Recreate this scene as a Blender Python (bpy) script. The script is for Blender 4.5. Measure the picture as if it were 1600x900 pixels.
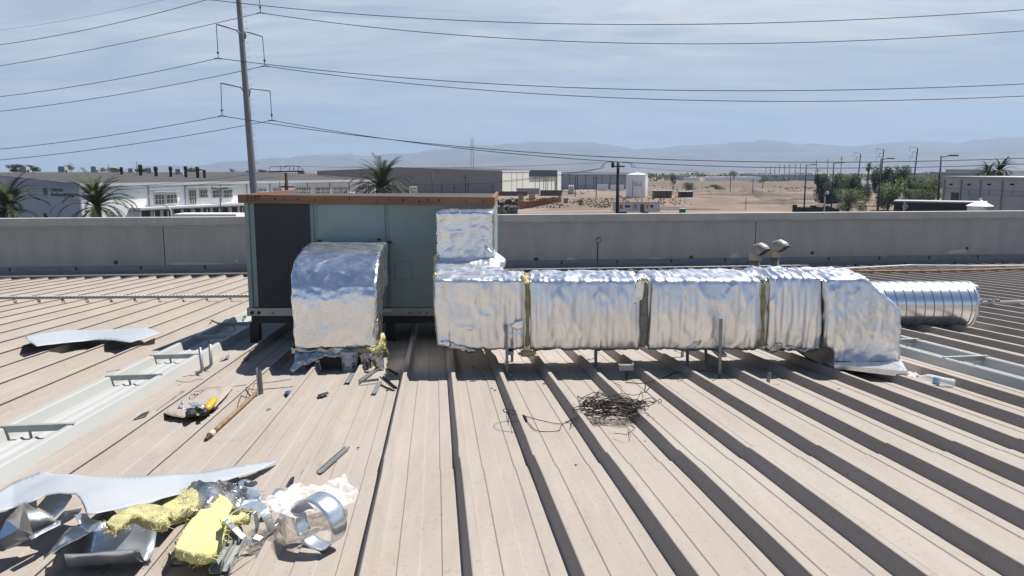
import bpy, bmesh, math, random
from mathutils import Vector, Matrix, noise
random.seed(7)
for o in list(bpy.data.objects): bpy.data.objects.remove(o)
SC = bpy.context.scene; COL = SC.collection
R = math.radians
# ------------------------------------------------------------ camera, sky, sun, exposure
PITCH = R(8.37); F = 1250.0; CZ = 9.4
cd = bpy.data.cameras.new('camera'); cam = bpy.data.objects.new('camera', cd); COL.objects.link(cam)
cd.sensor_width = 36; cd.lens = F/1600*36; cd.clip_start = .05; cd.clip_end = 40000
cam.location = (0, 0, CZ); cam.rotation_euler = (R(90)-PITCH, 0, 0); SC.camera = cam
SUN = Vector((.505, .32, 1)).normalized()
W = bpy.data.worlds.new('World'); SC.world = W; W.use_nodes = True
nt = W.node_tree; nt.nodes.clear()
wo = nt.nodes.new('ShaderNodeOutputWorld'); bg = nt.nodes.new('ShaderNodeBackground')
sky = nt.nodes.new('ShaderNodeTexSky'); sky.sky_type = 'NISHITA'; sky.sun_disc = False
sky.sun_elevation = math.asin(SUN.z); sky.sun_rotation = math.atan2(SUN.x, SUN.y)
sky.air_density = 1.0; sky.dust_density = 2.2; sky.ozone_density = 1.6; sky.altitude = 0
tc = nt.nodes.new('ShaderNodeTexCoord')
sep = nt.nodes.new('ShaderNodeSeparateXYZ'); nt.links.new(tc.outputs['Generated'], sep.inputs[0])
zz = nt.nodes.new('ShaderNodeMath'); zz.operation = 'ADD'; zz.inputs[1].default_value = .12; nt.links.new(sep.outputs[2], zz.inputs[0])
mx_ = nt.nodes.new('ShaderNodeMath'); mx_.operation = 'MAXIMUM'; mx_.inputs[1].default_value = .05; nt.links.new(zz.outputs[0], mx_.inputs[0])
dv = nt.nodes.new('ShaderNodeVectorMath'); dv.operation = 'DIVIDE'
cmb = nt.nodes.new('ShaderNodeCombineXYZ')
for i in range(3): nt.links.new(mx_.outputs[0], cmb.inputs[i])
nt.links.new(tc.outputs['Generated'], dv.inputs[0]); nt.links.new(cmb.outputs[0], dv.inputs[1])
n1 = nt.nodes.new('ShaderNodeTexNoise'); n1.inputs['Scale'].default_value = 1.1; n1.inputs['Detail'].default_value = 9; n1.inputs['Roughness'].default_value = .58; n1.inputs['Distortion'].default_value = .5
mp = nt.nodes.new('ShaderNodeMapping'); mp.inputs['Scale'].default_value = (.8, 1.9, 1); mp.inputs['Rotation'].default_value = (0, 0, .3)
nt.links.new(dv.outputs[0], mp.inputs[0]); nt.links.new(mp.outputs[0], n1.inputs['Vector'])
rmp = nt.nodes.new('ShaderNodeValToRGB'); rmp.color_ramp.elements[0].position = .40; rmp.color_ramp.elements[1].position = .64
nt.links.new(n1.outputs[0], rmp.inputs[0])
# thin high cloud: more of it higher up, none right at the horizon
hz = nt.nodes.new('ShaderNodeMapRange'); hz.inputs[1].default_value = .0; hz.inputs[2].default_value = .20; hz.inputs[3].default_value = .16; hz.inputs[4].default_value = 1.0
nt.links.new(sep.outputs[2], hz.inputs[0])
hz2 = nt.nodes.new('ShaderNodeMapRange'); hz2.inputs[1].default_value = .22; hz2.inputs[2].default_value = .34; hz2.inputs[3].default_value = 1; hz2.inputs[4].default_value = .06
nt.links.new(sep.outputs[2], hz2.inputs[0])
hz3 = nt.nodes.new('ShaderNodeMath'); hz3.operation = 'MULTIPLY'; nt.links.new(hz.outputs[0], hz3.inputs[0]); nt.links.new(hz2.outputs[0], hz3.inputs[1])
cf = nt.nodes.new('ShaderNodeMath'); cf.operation = 'MULTIPLY'; nt.links.new(rmp.outputs[0], cf.inputs[0]); nt.links.new(hz3.outputs[0], cf.inputs[1])
mixc = nt.nodes.new('ShaderNodeMix'); mixc.data_type = 'RGBA'
mixc.inputs[7].default_value = (8.6, 8.9, 9.2, 1)
base = nt.nodes.new('ShaderNodeMix'); base.data_type = 'RGBA'; base.inputs[0].default_value = .9
nt.links.new(sky.outputs[0], base.inputs[6])
el = nt.nodes.new('ShaderNodeValToRGB'); e_ = el.color_ramp; nt.links.new(sep.outputs[2], el.inputs[0])     # hazy towards the horizon, clear deep blue overhead
e_.elements[0].position = 0; e_.elements[0].color = (.42, .52, .635, 1); e_.elements[1].position = .9; e_.elements[1].color = (.04, .09, .22, 1)
for p_, c_ in ((.10, (.40, .495, .61)), (.205, (.41, .49, .60)), (.29, (.10, .21, .46)), (.5, (.055, .13, .32))):
    x_ = e_.elements.new(p_); x_.color = (*c_, 1)
sc10 = nt.nodes.new('ShaderNodeVectorMath'); sc10.operation = 'SCALE'; sc10.inputs['Scale'].default_value = 12.2
nt.links.new(el.outputs[0], sc10.inputs[0]); nt.links.new(sc10.outputs[0], base.inputs[7])
nt.links.new(cf.outputs[0], mixc.inputs[0]); nt.links.new(base.outputs[2], mixc.inputs[6])
nt.links.new(mixc.outputs[2], bg.inputs[0]); bg.inputs[1].default_value = .05
nt.links.new(bg.outputs[0], wo.inputs[0])
sl = bpy.data.lights.new('sun', 'SUN'); sl.energy = 5.0; sl.angle = R(.5); sl.color = (1, .955, .89)
so = bpy.data.objects.new('sun', sl); COL.objects.link(so); so.rotation_euler = SUN.to_track_quat('Z', 'Y').to_euler()
SC.view_settings.view_transform = 'Standard'; SC.view_settings.look = 'None'; SC.view_settings.exposure = 0.85; SC.view_settings.gamma = 1
SC.render.engine = 'CYCLES'
SC.cycles.max_bounces = 8; SC.cycles.volume_bounces = 1; SC.cycles.transparent_max_bounces = 12

# ------------------------------------------------------------ placing helpers
cp_, sp_ = math.cos(PITCH), math.sin(PITCH)
def ray(px, py):
    a = (px-800)/F; b = (450-py)/F
    return Vector((a, cp_+b*sp_, -sp_+b*cp_))
def at(px, py, Y):
    d = ray(px, py); t = Y/d.y; return Vector((t*d.x, Y, CZ+t*d.z))
def onground(px, py, z=0):
    d = ray(px, py); t = (z-CZ)/d.z; return Vector((t*d.x, t*d.y, z))
YAW = R(5.4); UX, UY = -math.sin(YAW), math.cos(YAW); K = .062; RT = 7.5; RIDGE = -6.0
def onroof(px, py, l=0.0):
    d = ray(px, py); t = (-(CZ-RT)+l)/(d.z+K*(UX*d.x+UY*d.y)); return Vector((t*d.x, t*d.y, CZ+t*d.z))
def rz(x, y):
    u = UX*x+UY*y
    return RT-K*u if u > RIDGE else RT-K*RIDGE-K*(RIDGE-u)
def uvz(u, v, h=0): 
    x = UX*u+UY*v; y = UY*u-UX*v
    return Vector((x, y, rz(x, y)+h))
def zat(py, Y): return at(800, py, Y).z
def xat(px, Y, z): return (px-800)/F*(Y*cp_+(CZ-z)*sp_)

# ------------------------------------------------------------ materials
GAIN = .61
def mat(name, col, rough=.6, metal=0, var=0, vscale=3, bump=0, bscale=20, col2=None, spec=.5, stretch=None, detail=5, bdist=.02):
    m = bpy.data.materials.new(name); m.use_nodes = True; t = m.node_tree; b = t.nodes['Principled BSDF']
    if metal < .8: col = tuple(x*GAIN for x in col); col2 = tuple(x*GAIN for x in col2) if col2 else None
    b.inputs['Base Color'].default_value = (*col, 1); b.inputs['Roughness'].default_value = rough; b.inputs['Metallic'].default_value = metal
    b.inputs['Specular IOR Level'].default_value = spec
    src = None
    if var or bump:
        c = t.nodes.new('ShaderNodeTexCoord'); mpn = t.nodes.new('ShaderNodeMapping'); t.links.new(c.outputs['Object'], mpn.inputs[0])
        if stretch: mpn.inputs['Scale'].default_value = stretch
        src = mpn.outputs[0]
    if var:
        n = t.nodes.new('ShaderNodeTexNoise'); n.inputs['Scale'].default_value = vscale; n.inputs['Detail'].default_value = detail; n.inputs['Roughness'].default_value = .62
        t.links.new(src, n.inputs['Vector'])
        r = t.nodes.new('ShaderNodeValToRGB'); r.color_ramp.elements[0].position = .3; r.color_ramp.elements[1].position = .7
        c2 = col2 or tuple(min(1, x*(1+var)) for x in col); c1 = col if col2 else tuple(x*(1-var) for x in col)
        r.color_ramp.elements[0].color = (*c1, 1); r.color_ramp.elements[1].color = (*c2, 1)
        t.links.new(n.outputs[0], r.inputs[0]); t.links.new(r.outputs[0], b.inputs['Base Color'])
    if bump:
        n = t.nodes.new('ShaderNodeTexNoise'); n.inputs['Scale'].default_value = bscale; n.inputs['Detail'].default_value = 4
        t.links.new(src, n.inputs['Vector'])
        bp = t.nodes.new('ShaderNodeBump'); bp.inputs['Strength'].default_value = bump; bp.inputs['Distance'].default_value = bdist
        t.links.new(n.outputs[0], bp.inputs['Height']); t.links.new(bp.outputs[0], b.inputs['Normal'])
    return m

def roof_mat(name, c1, c2):
    m = mat(name, c1, .7, 0, bump=.06, bscale=3, spec=.12)
    t = m.node_tree; b = t.nodes['Principled BSDF']; c = t.nodes.new('ShaderNodeTexCoord')
    def ns(scale, st, det=6, ro=.6):
        mpn = t.nodes.new('ShaderNodeMapping'); mpn.inputs['Scale'].default_value = st; mpn.inputs['Rotation'].default_value = (0, 0, -YAW); t.links.new(c.outputs['Object'], mpn.inputs[0])
        n = t.nodes.new('ShaderNodeTexNoise'); n.inputs['Scale'].default_value = scale; n.inputs['Detail'].default_value = det; n.inputs['Roughness'].default_value = ro
        t.links.new(mpn.outputs[0], n.inputs['Vector']); return n.outputs[0]
    def ramp(src, p0, p1, a, bb):
        r = t.nodes.new('ShaderNodeValToRGB'); r.color_ramp.elements[0].position = p0; r.color_ramp.elements[1].position = p1
        r.color_ramp.elements[0].color = (*a, 1); r.color_ramp.elements[1].color = (*bb, 1); t.links.new(src, r.inputs[0]); return r.outputs[0]
    def mul(x, y, f=1):
        mm = t.nodes.new('ShaderNodeMix'); mm.data_type = 'RGBA'; mm.blend_type = 'MULTIPLY'; mm.inputs[0].default_value = f
        t.links.new(x, mm.inputs[6]); t.links.new(y, mm.inputs[7]); return mm.outputs[2]
    o = ramp(ns(.9, (1, .35, 1)), .3, .72, c1, c2)
    o = mul(o, ramp(ns(9, (1, .06, 1)), .3, .62, (.93, .92, .91), (1.02, 1.015, 1.01)))       # run-off streaks down the sheets
    o = mul(o, ramp(ns(2.2, (1, 1, 1), 8, .7), .26, .42, (.88, .86, .84), (1, 1, 1)))            # dirt blotches
    o = mul(o, ramp(ns(40, (1, .6, 1), 3), .30, .40, (.80, .78, .76), (1, 1, 1)))
    t.links.new(o, b.inputs['Base Color']); return m

M = {}
M['roof'] = roof_mat('painted_roof_sheet', (.290, .257, .226), (.325, .295, .264))
M['frp'] = mat('white_fibreglass', (.545, .555, .54), .45, 0, var=.05, vscale=2, bump=.05, bscale=6, stretch=(1, .3, 1))
M['galv'] = mat('galvanised', (.62, .66, .67), .33, .85, var=.12, vscale=7, bump=.06, bscale=15)
M['galv_dull'] = mat('dull_galvanised', (.42, .44, .45), .5, .6, var=.15, vscale=8)
M['brace'] = mat('brace_metal', (.50, .53, .50), .5, .3, var=.12, vscale=9)
M['white'] = mat('white_paint', (.80, .80, .80), .5, 0, var=.04, vscale=2)
M['white_sheet'] = mat('white_sheet', (.56, .60, .645), .42, 0, var=.03, vscale=3, bump=.05, bscale=2)
M['conc'] = mat('parapet_plaster', (0.454, 0.472, 0.466), .85, 0, var=.11, vscale=2.0, bump=.25, bscale=14, detail=9, stretch=(1, 1, .3))
M['conc_cap'] = mat('parapet_cap', (0.555, 0.555, 0.531), .8, 0, var=.12, vscale=1.5, bump=.2, bscale=20, detail=8)
M['patch'] = mat('patch_plaster', (.66, .66, .64), .85, 0, var=.1, vscale=8)
M['flash'] = mat('flashing', (.26, .30, .36), .5, .4, var=.2, vscale=2.5, stretch=(1, 1, 4))
M['dark'] = mat('dark', (.02, .02, .022), .6)
M['seam'] = mat('dark_sealant', (.06, .06, .062), .8)
M['unit'] = mat('unit_paint', (.32, .425, .415), .5, 0, var=.07, vscale=1.5, bump=.04, bscale=3)
M['unit_post'] = mat('unit_post', (.32, .41, .39), .5, 0, var=.08, vscale=4)
M['steel_dark'] = mat('dark_steel', (.045, .048, .05), .6, .2, var=.2, vscale=5)
M['rail'] = mat('rail_metal', (.50, .50, .48), .45, .45, var=.15, vscale=6)
M['wood'] = mat('weathered_wood', (.26, .135, .08), .8, 0, var=.3, vscale=6, bump=.4, bscale=30, stretch=(.25, 1, 3), detail=8, col2=(.37, .20, .115))
M['yellow'] = mat('yellow_insulation', (.86, .78, .30), .95, 0, var=.2, vscale=9, bump=.5, bscale=60, col2=(1.02, .95, .46), detail=8)
M['olive'] = mat('aged_insulation', (.40, .37, .16), .95, 0, var=.3, vscale=14, bump=.6, bscale=60, col2=(.85, .78, .40), detail=8)
M['strip'] = mat('grey_insulation', (.42, .40, .33), .9, 0, var=.25, vscale=14, bump=1, bscale=30)
M['black_rubber'] = mat('black_rubber', (.015, .015, .015), .6)
M['wire'] = mat('rusty_wire', (.045, .03, .025), .6, .3)
M['rust'] = mat('rusty_pipe', (.22, .10, .045), .75, .2, var=.4, vscale=10, col2=(.52, .34, .20))
M['toolyellow'] = mat('yellow_plastic', (.75, .50, .02), .45)
M['blue'] = mat('blue_plastic', (.06, .12, .40), .5)
M['bucket'] = mat('bucket_plastic', (.72, .75, .78), .4, 0, var=.05, vscale=8)
M['green'] = mat('green_print', (.14, .38, .05), .5)
M['greyprint'] = mat('grey_print', (.22, .25, .32), .6)
M['pvc'] = mat('vent_pipe', (.23, .225, .205), .65, 0, var=.12, vscale=6)
M['ventcap'] = mat('vent_hood', (.43, .41, .38), .45, .3, var=.2, vscale=9, bump=.15, bscale=30)
M['polesteel'] = mat('galvanised_pole', (.30, .33, .36), .55, .35, var=.12, vscale=2, stretch=(2, 2, .3))
M['polewood'] = mat('creosote_pole', (.055, .032, .025), .9, 0, var=.3, vscale=5, stretch=(3, 3, .4))
M['cable'] = mat('cable', (.03, .033, .04), .6)
M['bwhite'] = mat('white_cladding', (1.3, 1.3, 1.27), .6, 0, var=.04, vscale=.15)
M['bcream'] = mat('cream_cladding', (1.2, 1.2, 1.06), .6, 0, var=.04, vscale=.1)
M['bgrey'] = mat('grey_cladding', (.48, .50, .54), .7, 0, var=.06, vscale=.2)
M['bbrown'] = mat('taupe_cladding', (.36, .34, .325), .7, 0, var=.05, vscale=.1)
M['bend'] = mat('blue_grey_end_cladding', (.62, .68, .74), .7, 0, var=.05, vscale=.2)  # even blue-grey base colour of the factory end wall and gables
M['broof'] = mat('grey_membrane', (.075, .07, .072), .9, 0, var=.15, vscale=.12)
M['btilt'] = mat('tiltup_concrete', (.66, .66, .67), .8, 0, var=.06, vscale=.3)
M['glassdark'] = mat('dark_glass', (.035, .04, .03), .2)
M['louvre'] = mat('olive_louvre', (.15, .155, .11), .6)
M['brown_block'] = mat('brown_block', (.17, .12, .095), .9, 0, var=.15, vscale=1)
M['pallet'] = mat('pallet_wood', (.34, .16, .07), .9, 0, var=.35, vscale=1.2, col2=(.60, .34, .16))
M['teal'] = mat('teal_plastic', (.0, .25, .17), .5)
M['dkgreen'] = mat('dark_green_plastic', (.02, .07, .05), .5)
M['orange'] = mat('orange_panel', (.62, .20, .05), .6)
M['navy'] = mat('navy_paint', (.018, .02, .035), .5)
M['black_paint'] = mat('black_paint', (.012, .013, .02), .45)
M['trunk'] = mat('palm_trunk', (.16, .12, .085), .9, 0, var=.3, vscale=6, bump=.6, bscale=12)
M['bark'] = mat('bark', (.12, .09, .07), .9, 0, var=.3, vscale=4)
M['chain'] = mat('fence_wire', (.30, .27, .24), .7, .4)
def leafmat(name, a, b):
    m = mat(name, a, .6, 0, var=.3, vscale=1.3, col2=b, detail=4); m.node_tree.nodes['Principled BSDF'].inputs['Roughness'].default_value = .7; m.node_tree.nodes['Principled BSDF'].inputs['Specular IOR Level'].default_value = .15; return m
M['palm'] = leafmat('palm_leaf', (.04, .065, .032), (.10, .13, .06))
M['leaf_dark'] = leafmat('dark_leaf', (.02, .04, .018), (.05, .085, .035))
M['leaf_mid'] = leafmat('mid_leaf', (.06, .095, .03), (.13, .17, .05))
M['leaf_light'] = leafmat('light_leaf', (.11, .15, .035), (.22, .27, .08))
M['scrub'] = leafmat('dry_scrub', (.14, .115, .07), (.30, .24, .15))

def foil_mat(name, col=(.80, .81, .82), rough=.29, wr=.16, cells=60, dirt=0):
    m = bpy.data.materials.new(name); m.use_nodes = True; t = m.node_tree; b = t.nodes['Principled BSDF']
    b.inputs['Metallic'].default_value = 1; b.inputs['Base Color'].default_value = (*col, 1); b.inputs['Roughness'].default_value = rough
    c = t.nodes.new('ShaderNodeTexCoord')
    def ns(scale, st, det, ro=.6, dist=0):
        mpn = t.nodes.new('ShaderNodeMapping'); mpn.inputs['Scale'].default_value = st; t.links.new(c.outputs['Object'], mpn.inputs[0])
        n = t.nodes.new('ShaderNodeTexNoise'); n.inputs['Scale'].default_value = scale; n.inputs['Detail'].default_value = det; n.inputs['Roughness'].default_value = ro; n.inputs['Distortion'].default_value = dist
        t.links.new(mpn.outputs[0], n.inputs['Vector']); return n.outputs[0]
    v = t.nodes.new('ShaderNodeTexVoronoi'); v.feature = 'DISTANCE_TO_EDGE'; v.inputs['Scale'].default_value = cells; t.links.new(c.outputs['Object'], v.inputs['Vector'])
    # creases: thin folds where a distorted noise passes its middle value
    cr = ns(3.4, (1, 1, .62), 5, .55, 1.2)
    ab = t.nodes.new('ShaderNodeMath'); ab.operation = 'SUBTRACT'; ab.inputs[1].default_value = .5; t.links.new(cr, ab.inputs[0])
    ab2 = t.nodes.new('ShaderNodeMath'); ab2.operation = 'ABSOLUTE'; t.links.new(ab.outputs[0], ab2.inputs[0])
    ab3 = t.nodes.new('ShaderNodeMath'); ab3.operation = 'MULTIPLY'; ab3.inputs[1].default_value = 1.1; t.links.new(ab2.outputs[0], ab3.inputs[0])
    nrm = None
    for src, st, di in ((ab3.outputs[0], wr, .10), (ns(11, (1, 1, .5), 5, .5, .8), wr, .02), (ns(34, (1, 1, .6), 4, .55, 1.0), wr*1.5, .006), (v.outputs[0], .15, .003)):
        bp = t.nodes.new('ShaderNodeBump'); bp.inputs['Strength'].default_value = st; bp.inputs['Distance'].default_value = di
        t.links.new(src, bp.inputs['Height'])
        if nrm: t.links.new(nrm, bp.inputs['Normal'])
        nrm = bp.outputs[0]
    t.links.new(nrm, b.inputs['Normal'])
    rr = t.nodes.new('ShaderNodeMapRange'); rr.inputs[3].default_value = rough*.7; rr.inputs[4].default_value = rough*1.7
    t.links.new(ns(5, (1, 1, 1), 4), rr.inputs[0]); t.links.new(rr.outputs[0], b.inputs['Roughness'])
    if dirt:
        r = t.nodes.new('ShaderNodeValToRGB'); r.color_ramp.elements[0].position = .3; r.color_ramp.elements[1].position = .6
        r.color_ramp.elements[0].color = (.30, .28, .24, 1); r.color_ramp.elements[1].color = (*col, 1)
        t.links.new(ns(5, (1, 1, 1), 6), r.inputs[0]); t.links.new(r.outputs[0], b.inputs['Base Color'])
    return m
M['foil'] = foil_mat('foil_facing')
M['foil_quilt'] = foil_mat('quilted_foil', rough=.22, wr=.18, cells=22)
M['foil_dirty'] = foil_mat('dirty_foil', (.66, .66, .64), .3, .5, 40, dirt=1)
def spiral_mat():
    m = mat('spiral_duct_metal', (.80, .82, .84), .28, 1, var=.08, vscale=1.2, stretch=(.3, 6, 6)); return m
M['spiral'] = spiral_mat()
M['rawgalv'] = mat('bright_galvanised', (.70, .75, .78), .27, .85, var=.14, vscale=9, bump=.1, bscale=5)
def plastic_mat():
    m = bpy.data.materials.new('clear_plastic'); m.use_nodes = True; t = m.node_tree; b = t.nodes['Principled BSDF']
    b.inputs['Base Color'].default_value = (.75, .75, .77, 1); b.inputs['Roughness'].default_value = .12
    c = t.nodes.new('ShaderNodeTexCoord'); n = t.nodes.new('ShaderNodeTexNoise'); n.inputs['Scale'].default_value = 12; n.inputs['Detail'].default_value = 6; n.inputs['Distortion'].default_value = 1
    t.links.new(c.outputs['Object'], n.inputs['Vector'])
    r = t.nodes.new('ShaderNodeMapRange'); r.inputs[1].default_value = .35; r.inputs[2].default_value = .62; r.inputs[3].default_value = .05; r.inputs[4].default_value = .42
    t.links.new(n.outputs[0], r.inputs[0]); t.links.new(r.outputs[0], b.inputs['Alpha']); return m
M['film'] = plastic_mat()
def glassy():
    m = bpy.data.materials.new('bottle_plastic'); m.use_nodes = True; b = m.node_tree.nodes['Principled BSDF']
    b.inputs['Base Color'].default_value = (.93, .96, 1, 1); b.inputs['Roughness'].default_value = .06; b.inputs['Alpha'].default_value = .42; return m
M['pet'] = glassy()
def ground_mat():
    m = mat('dry_ground', (.3, .22, .16), .95)
    t = m.node_tree; b = t.nodes['Principled BSDF']; c = t.nodes.new('ShaderNodeTexCoord')
    def ns(scale, st, det=8, ro=.6, dist=0):
        mpn = t.nodes.new('ShaderNodeMapping'); mpn.inputs['Scale'].default_value = st; t.links.new(c.outputs['Object'], mpn.inputs[0])
        n = t.nodes.new('ShaderNodeTexNoise'); n.inputs['Scale'].default_value = scale; n.inputs['Detail'].default_value = det; n.inputs['Roughness'].default_value = ro; n.inputs['Distortion'].default_value = dist
        t.links.new(mpn.outputs[0], n.inputs['Vector']); return n.outputs[0]
    r = t.nodes.new('ShaderNodeValToRGB'); e = r.color_ramp
    e.elements[0].position = .30; e.elements[0].color = (.085, .058, .040, 1); e.elements[1].position = .68; e.elements[1].color = (.205, .148, .110, 1)
    x = e.elements.new(.42); x.color = (.128, .088, .064, 1); x = e.elements.new(.55); x.color = (.168, .118, .088, 1)
    t.links.new(ns(.035, (1, .28, 1), 10, .68, .6), r.inputs[0])
    r2 = t.nodes.new('ShaderNodeValToRGB'); r2.color_ramp.elements[0].position = .52; r2.color_ramp.elements[1].position = .62
    t.links.new(ns(.12, (1, .5, 1), 8, .75), r2.inputs[0])
    mm = t.nodes.new('ShaderNodeMix'); mm.data_type = 'RGBA'; mm.inputs[7].default_value = (.15, .125, .075, 1)
    ml = t.nodes.new('ShaderNodeMath'); ml.operation = 'MULTIPLY'; ml.inputs[1].default_value = .55; t.links.new(r2.outputs[0], ml.inputs[0])
    t.links.new(ml.outputs[0], mm.inputs[0]); t.links.new(r.outputs[0], mm.inputs[6]); t.links.new(mm.outputs[2], b.inputs['Base Color'])
    return m
M['ground'] = ground_mat()
M['road'] = mat('pale_dirt_road', (.33, .27, .225), .95, 0, var=.12, vscale=.05)
M['asphalt'] = mat('asphalt', (.08, .08, .08), .9, 0, var=.2, vscale=.1)
M['berm'] = mat('dirt_mound', (.19, .14, .105), .95, 0, var=.3, vscale=.4, bump=.6, bscale=2, bdist=.3)
M['hill'] = mat('mountain_rock', (.145, .135, .14), .95, 0, var=.35, vscale=.003)

# ------------------------------------------------------------ mesh builder
class MB:
    def __init__(s): s.v = []; s.f = []
    def add(s, vs, fs):
        o = len(s.v); s.v += [Vector(v) for v in vs]; s.f += [tuple(i+o for i in f) for f in fs]; return s
    def box(s, c, d, rot=None):
        hx, hy, hz = d[0]/2, d[1]/2, d[2]/2
        vs = [Vector((x, y, z)) for z in (-hz, hz) for x, y in ((-hx, -hy), (hx, -hy), (hx, hy), (-hx, hy))]
        if rot is not None: vs = [rot @ v for v in vs]
        c = Vector(c); return s.add([v+c for v in vs], [(3, 2, 1, 0), (4, 5, 6, 7), (0, 1, 5, 4), (1, 2, 6, 5), (2, 3, 7, 6), (3, 0, 4, 7)])
    def box2(s, a, b): return s.box([(a[i]+b[i])/2 for i in range(3)], [abs(b[i]-a[i]) for i in range(3)])
    def bar(s, a, b, w, h, up=(0, 0, 1)):
        a, b = Vector(a), Vector(b); d = b-a; L = d.length; d.normalize(); u = Vector(up)
        sd = d.cross(u)
        if sd.length < 1e-4: sd = d.cross(Vector((1, 0, 0)))
        sd.normalize(); u = sd.cross(d); rot = Matrix((sd, d, u)).transposed()
        return s.box((a+b)/2, (w, L, h), rot)
    def tube(s, pts, r, n=6, cap=True):
        pts = [Vector(p) for p in pts]; rs = r if isinstance(r, (list, tuple)) else [r]*len(pts)
        o = len(s.v); pu = None
        for i, p in enumerate(pts):
            d = (pts[min(i+1, len(pts)-1)]-pts[max(i-1, 0)])
            if d.length < 1e-9: d = Vector((0, 0, 1))
            d.normalize()
            if pu is None: pu = d.orthogonal()
            u = pu-d*pu.dot(d)
            if u.length < 1e-5: u = d.orthogonal()
            u.normalize(); pu = u; w = d.cross(u)
            for k in range(n):
                a = 2*math.pi*k/n; s.v.append(p+(u*math.cos(a)+w*math.sin(a))*rs[i])
        for i in range(len(pts)-1):
            for k in range(n):
                s.f.append((o+i*n+k, o+i*n+(k+1) % n, o+(i+1)*n+(k+1) % n, o+(i+1)*n+k))
        if cap:
            s.f.append(tuple(o+k for k in range(n))[::-1]); e = o+(len(pts)-1)*n; s.f.append(tuple(e+k for k in range(n)))
        return s
    def lathe(s, c, prof, n=20, rot=None, cap=True):
        o = len(s.v); c = Vector(c)
        for r, z in prof:
            for k in range(n):
                a = 2*math.pi*k/n; q = Vector((r*math.cos(a), r*math.sin(a), z)); q = rot @ q if rot is not None else q; s.v.append(q+c)
        for i in range(len(prof)-1):
            for k in range(n): s.f.append((o+i*n+k, o+i*n+(k+1) % n, o+(i+1)*n+(k+1) % n, o+(i+1)*n+k))
        if cap:
            s.f.append(tuple(o+k for k in range(n))[::-1]); e = o+(len(prof)-1)*n; s.f.append(tuple(e+k for k in range(n)))
        return s
    def prism(s, poly, fn0, fn1):
        n = len(poly); o = len(s.v)
        s.v += [Vector(fn0(*p)) for p in poly]+[Vector(fn1(*p)) for p in poly]
        s.f.append(tuple(range(o, o+n))[::-1]); s.f.append(tuple(range(o+n, o+2*n)))
        for i in range(n): j = (i+1) % n; s.f.append((o+i, o+j, o+n+j, o+n+i))
        return s
    def build(s, name, m, parent=None, smooth=False, org=None):
        me = bpy.data.meshes.new(name)
        org = Vector(org) if org is not None else Vector((0, 0, 0))
        me.from_pydata([v-org for v in s.v], [], s.f); me.update()
        ob = bpy.data.objects.new(name, me); COL.objects.link(ob); ob.location = org
        me.materials.append(M[m] if isinstance(m, str) else m)
        if parent is not None:
            ob.parent = parent; ob.location = org-Vector(parent.location) if org.length else -Vector(parent.location)
        if smooth: me.polygons.foreach_set('use_smooth', [True]*len(me.polygons))
        return ob
def recalc(ob):
    bm = bmesh.new(); bm.from_mesh(ob.data); bmesh.ops.recalc_face_normals(bm, faces=bm.faces[:]); bm.to_mesh(ob.data); bm.free(); return ob
def bevel(ob, w, seg=2):
    recalc(ob); md = ob.modifiers.new('b', 'BEVEL'); md.width = w; md.segments = seg; md.limit_method = 'ANGLE'; md.angle_limit = R(35); return ob
def tag(o, label, cat, group=None, kind=None):
    o['label'] = label; o['category'] = cat
    if group: o['group'] = group
    if kind: o['kind'] = kind
    return o
def struct(o): o['kind'] = 'structure'; return o
def thing(name, loc, label, cat, group=None):
    o = bpy.data.objects.new(name, None); COL.objects.link(o); o.location = loc; o.empty_display_size = .2
    return tag(o, label, cat, group)
def dup(root, loc, rotz=None, label=None):
    r = root.copy(); COL.objects.link(r); r.location = loc
    if rotz is not None: r.rotation_euler.z = rotz
    if label: r['label'] = label
    for ch in list(root.children):
        c = ch.copy(); COL.objects.link(c); c.parent = r
        for g in ch.children:
            d = g.copy(); COL.objects.link(d); d.parent = c
    return r
def nz(p, s=1, o=0): return noise.noise(Vector(p)*s+Vector((o, o*1.7, -o)))
def text_mesh(name, body, size, m, parent, loc, rot, ext=.01, xs=1):
    cu = bpy.data.curves.new(name, 'FONT'); cu.body = body; cu.size = size; cu.extrude = ext; cu.offset = size*.012; cu.space_line = .85
    t = bpy.data.objects.new(name+'_tmp', cu); COL.objects.link(t)
    dg = bpy.context.evaluated_depsgraph_get(); me = bpy.data.meshes.new_from_object(t.evaluated_get(dg)); bpy.data.objects.remove(t)
    ob = bpy.data.objects.new(name, me); COL.objects.link(ob); me.materials.clear(); me.materials.append(M[m])
    ob.location = Vector(loc)-(Vector(parent.location) if parent else Vector()); ob.rotation_euler = rot; ob.scale = (xs, 1, 1)
    if parent: ob.parent = parent
    return ob

# ============================================================ SETTING: ground, roads, hills
g = MB(); nx, ny = 60, 60
gx = [-9000+18000*i/nx for i in range(nx+1)]; gy = [-400+10800*(j/ny)**1.0 for j in range(ny+1)]
g.add([(x, y, 0) for y in gy for x in gx], [(j*(nx+1)+i, j*(nx+1)+i+1, (j+1)*(nx+1)+i+1, (j+1)*(nx+1)+i) for j in range(ny) for i in range(nx)])
struct(g.build('ground', 'ground'))
def road(name, pts, w, m, z=.004):
    mb = MB(); pts = [Vector((p[0], p[1], 0)) for p in pts]; vs = []
    for i, p in enumerate(pts):
        d = (pts[min(i+1, len(pts)-1)]-pts[max(i-1, 0)]).normalized(); n = Vector((-d.y, d.x, 0))
        ww = w*(1+.15*nz((i, 3, 1)))
        vs += [p+n*ww/2+Vector((0, 0, z)), p-n*ww/2+Vector((0, 0, z))]
    mb.add(vs, [(2*i, 2*i+1, 2*i+3, 2*i+2) for i in range(len(pts)-1)]); return struct(mb.build(name, m))
G = onground
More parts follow.
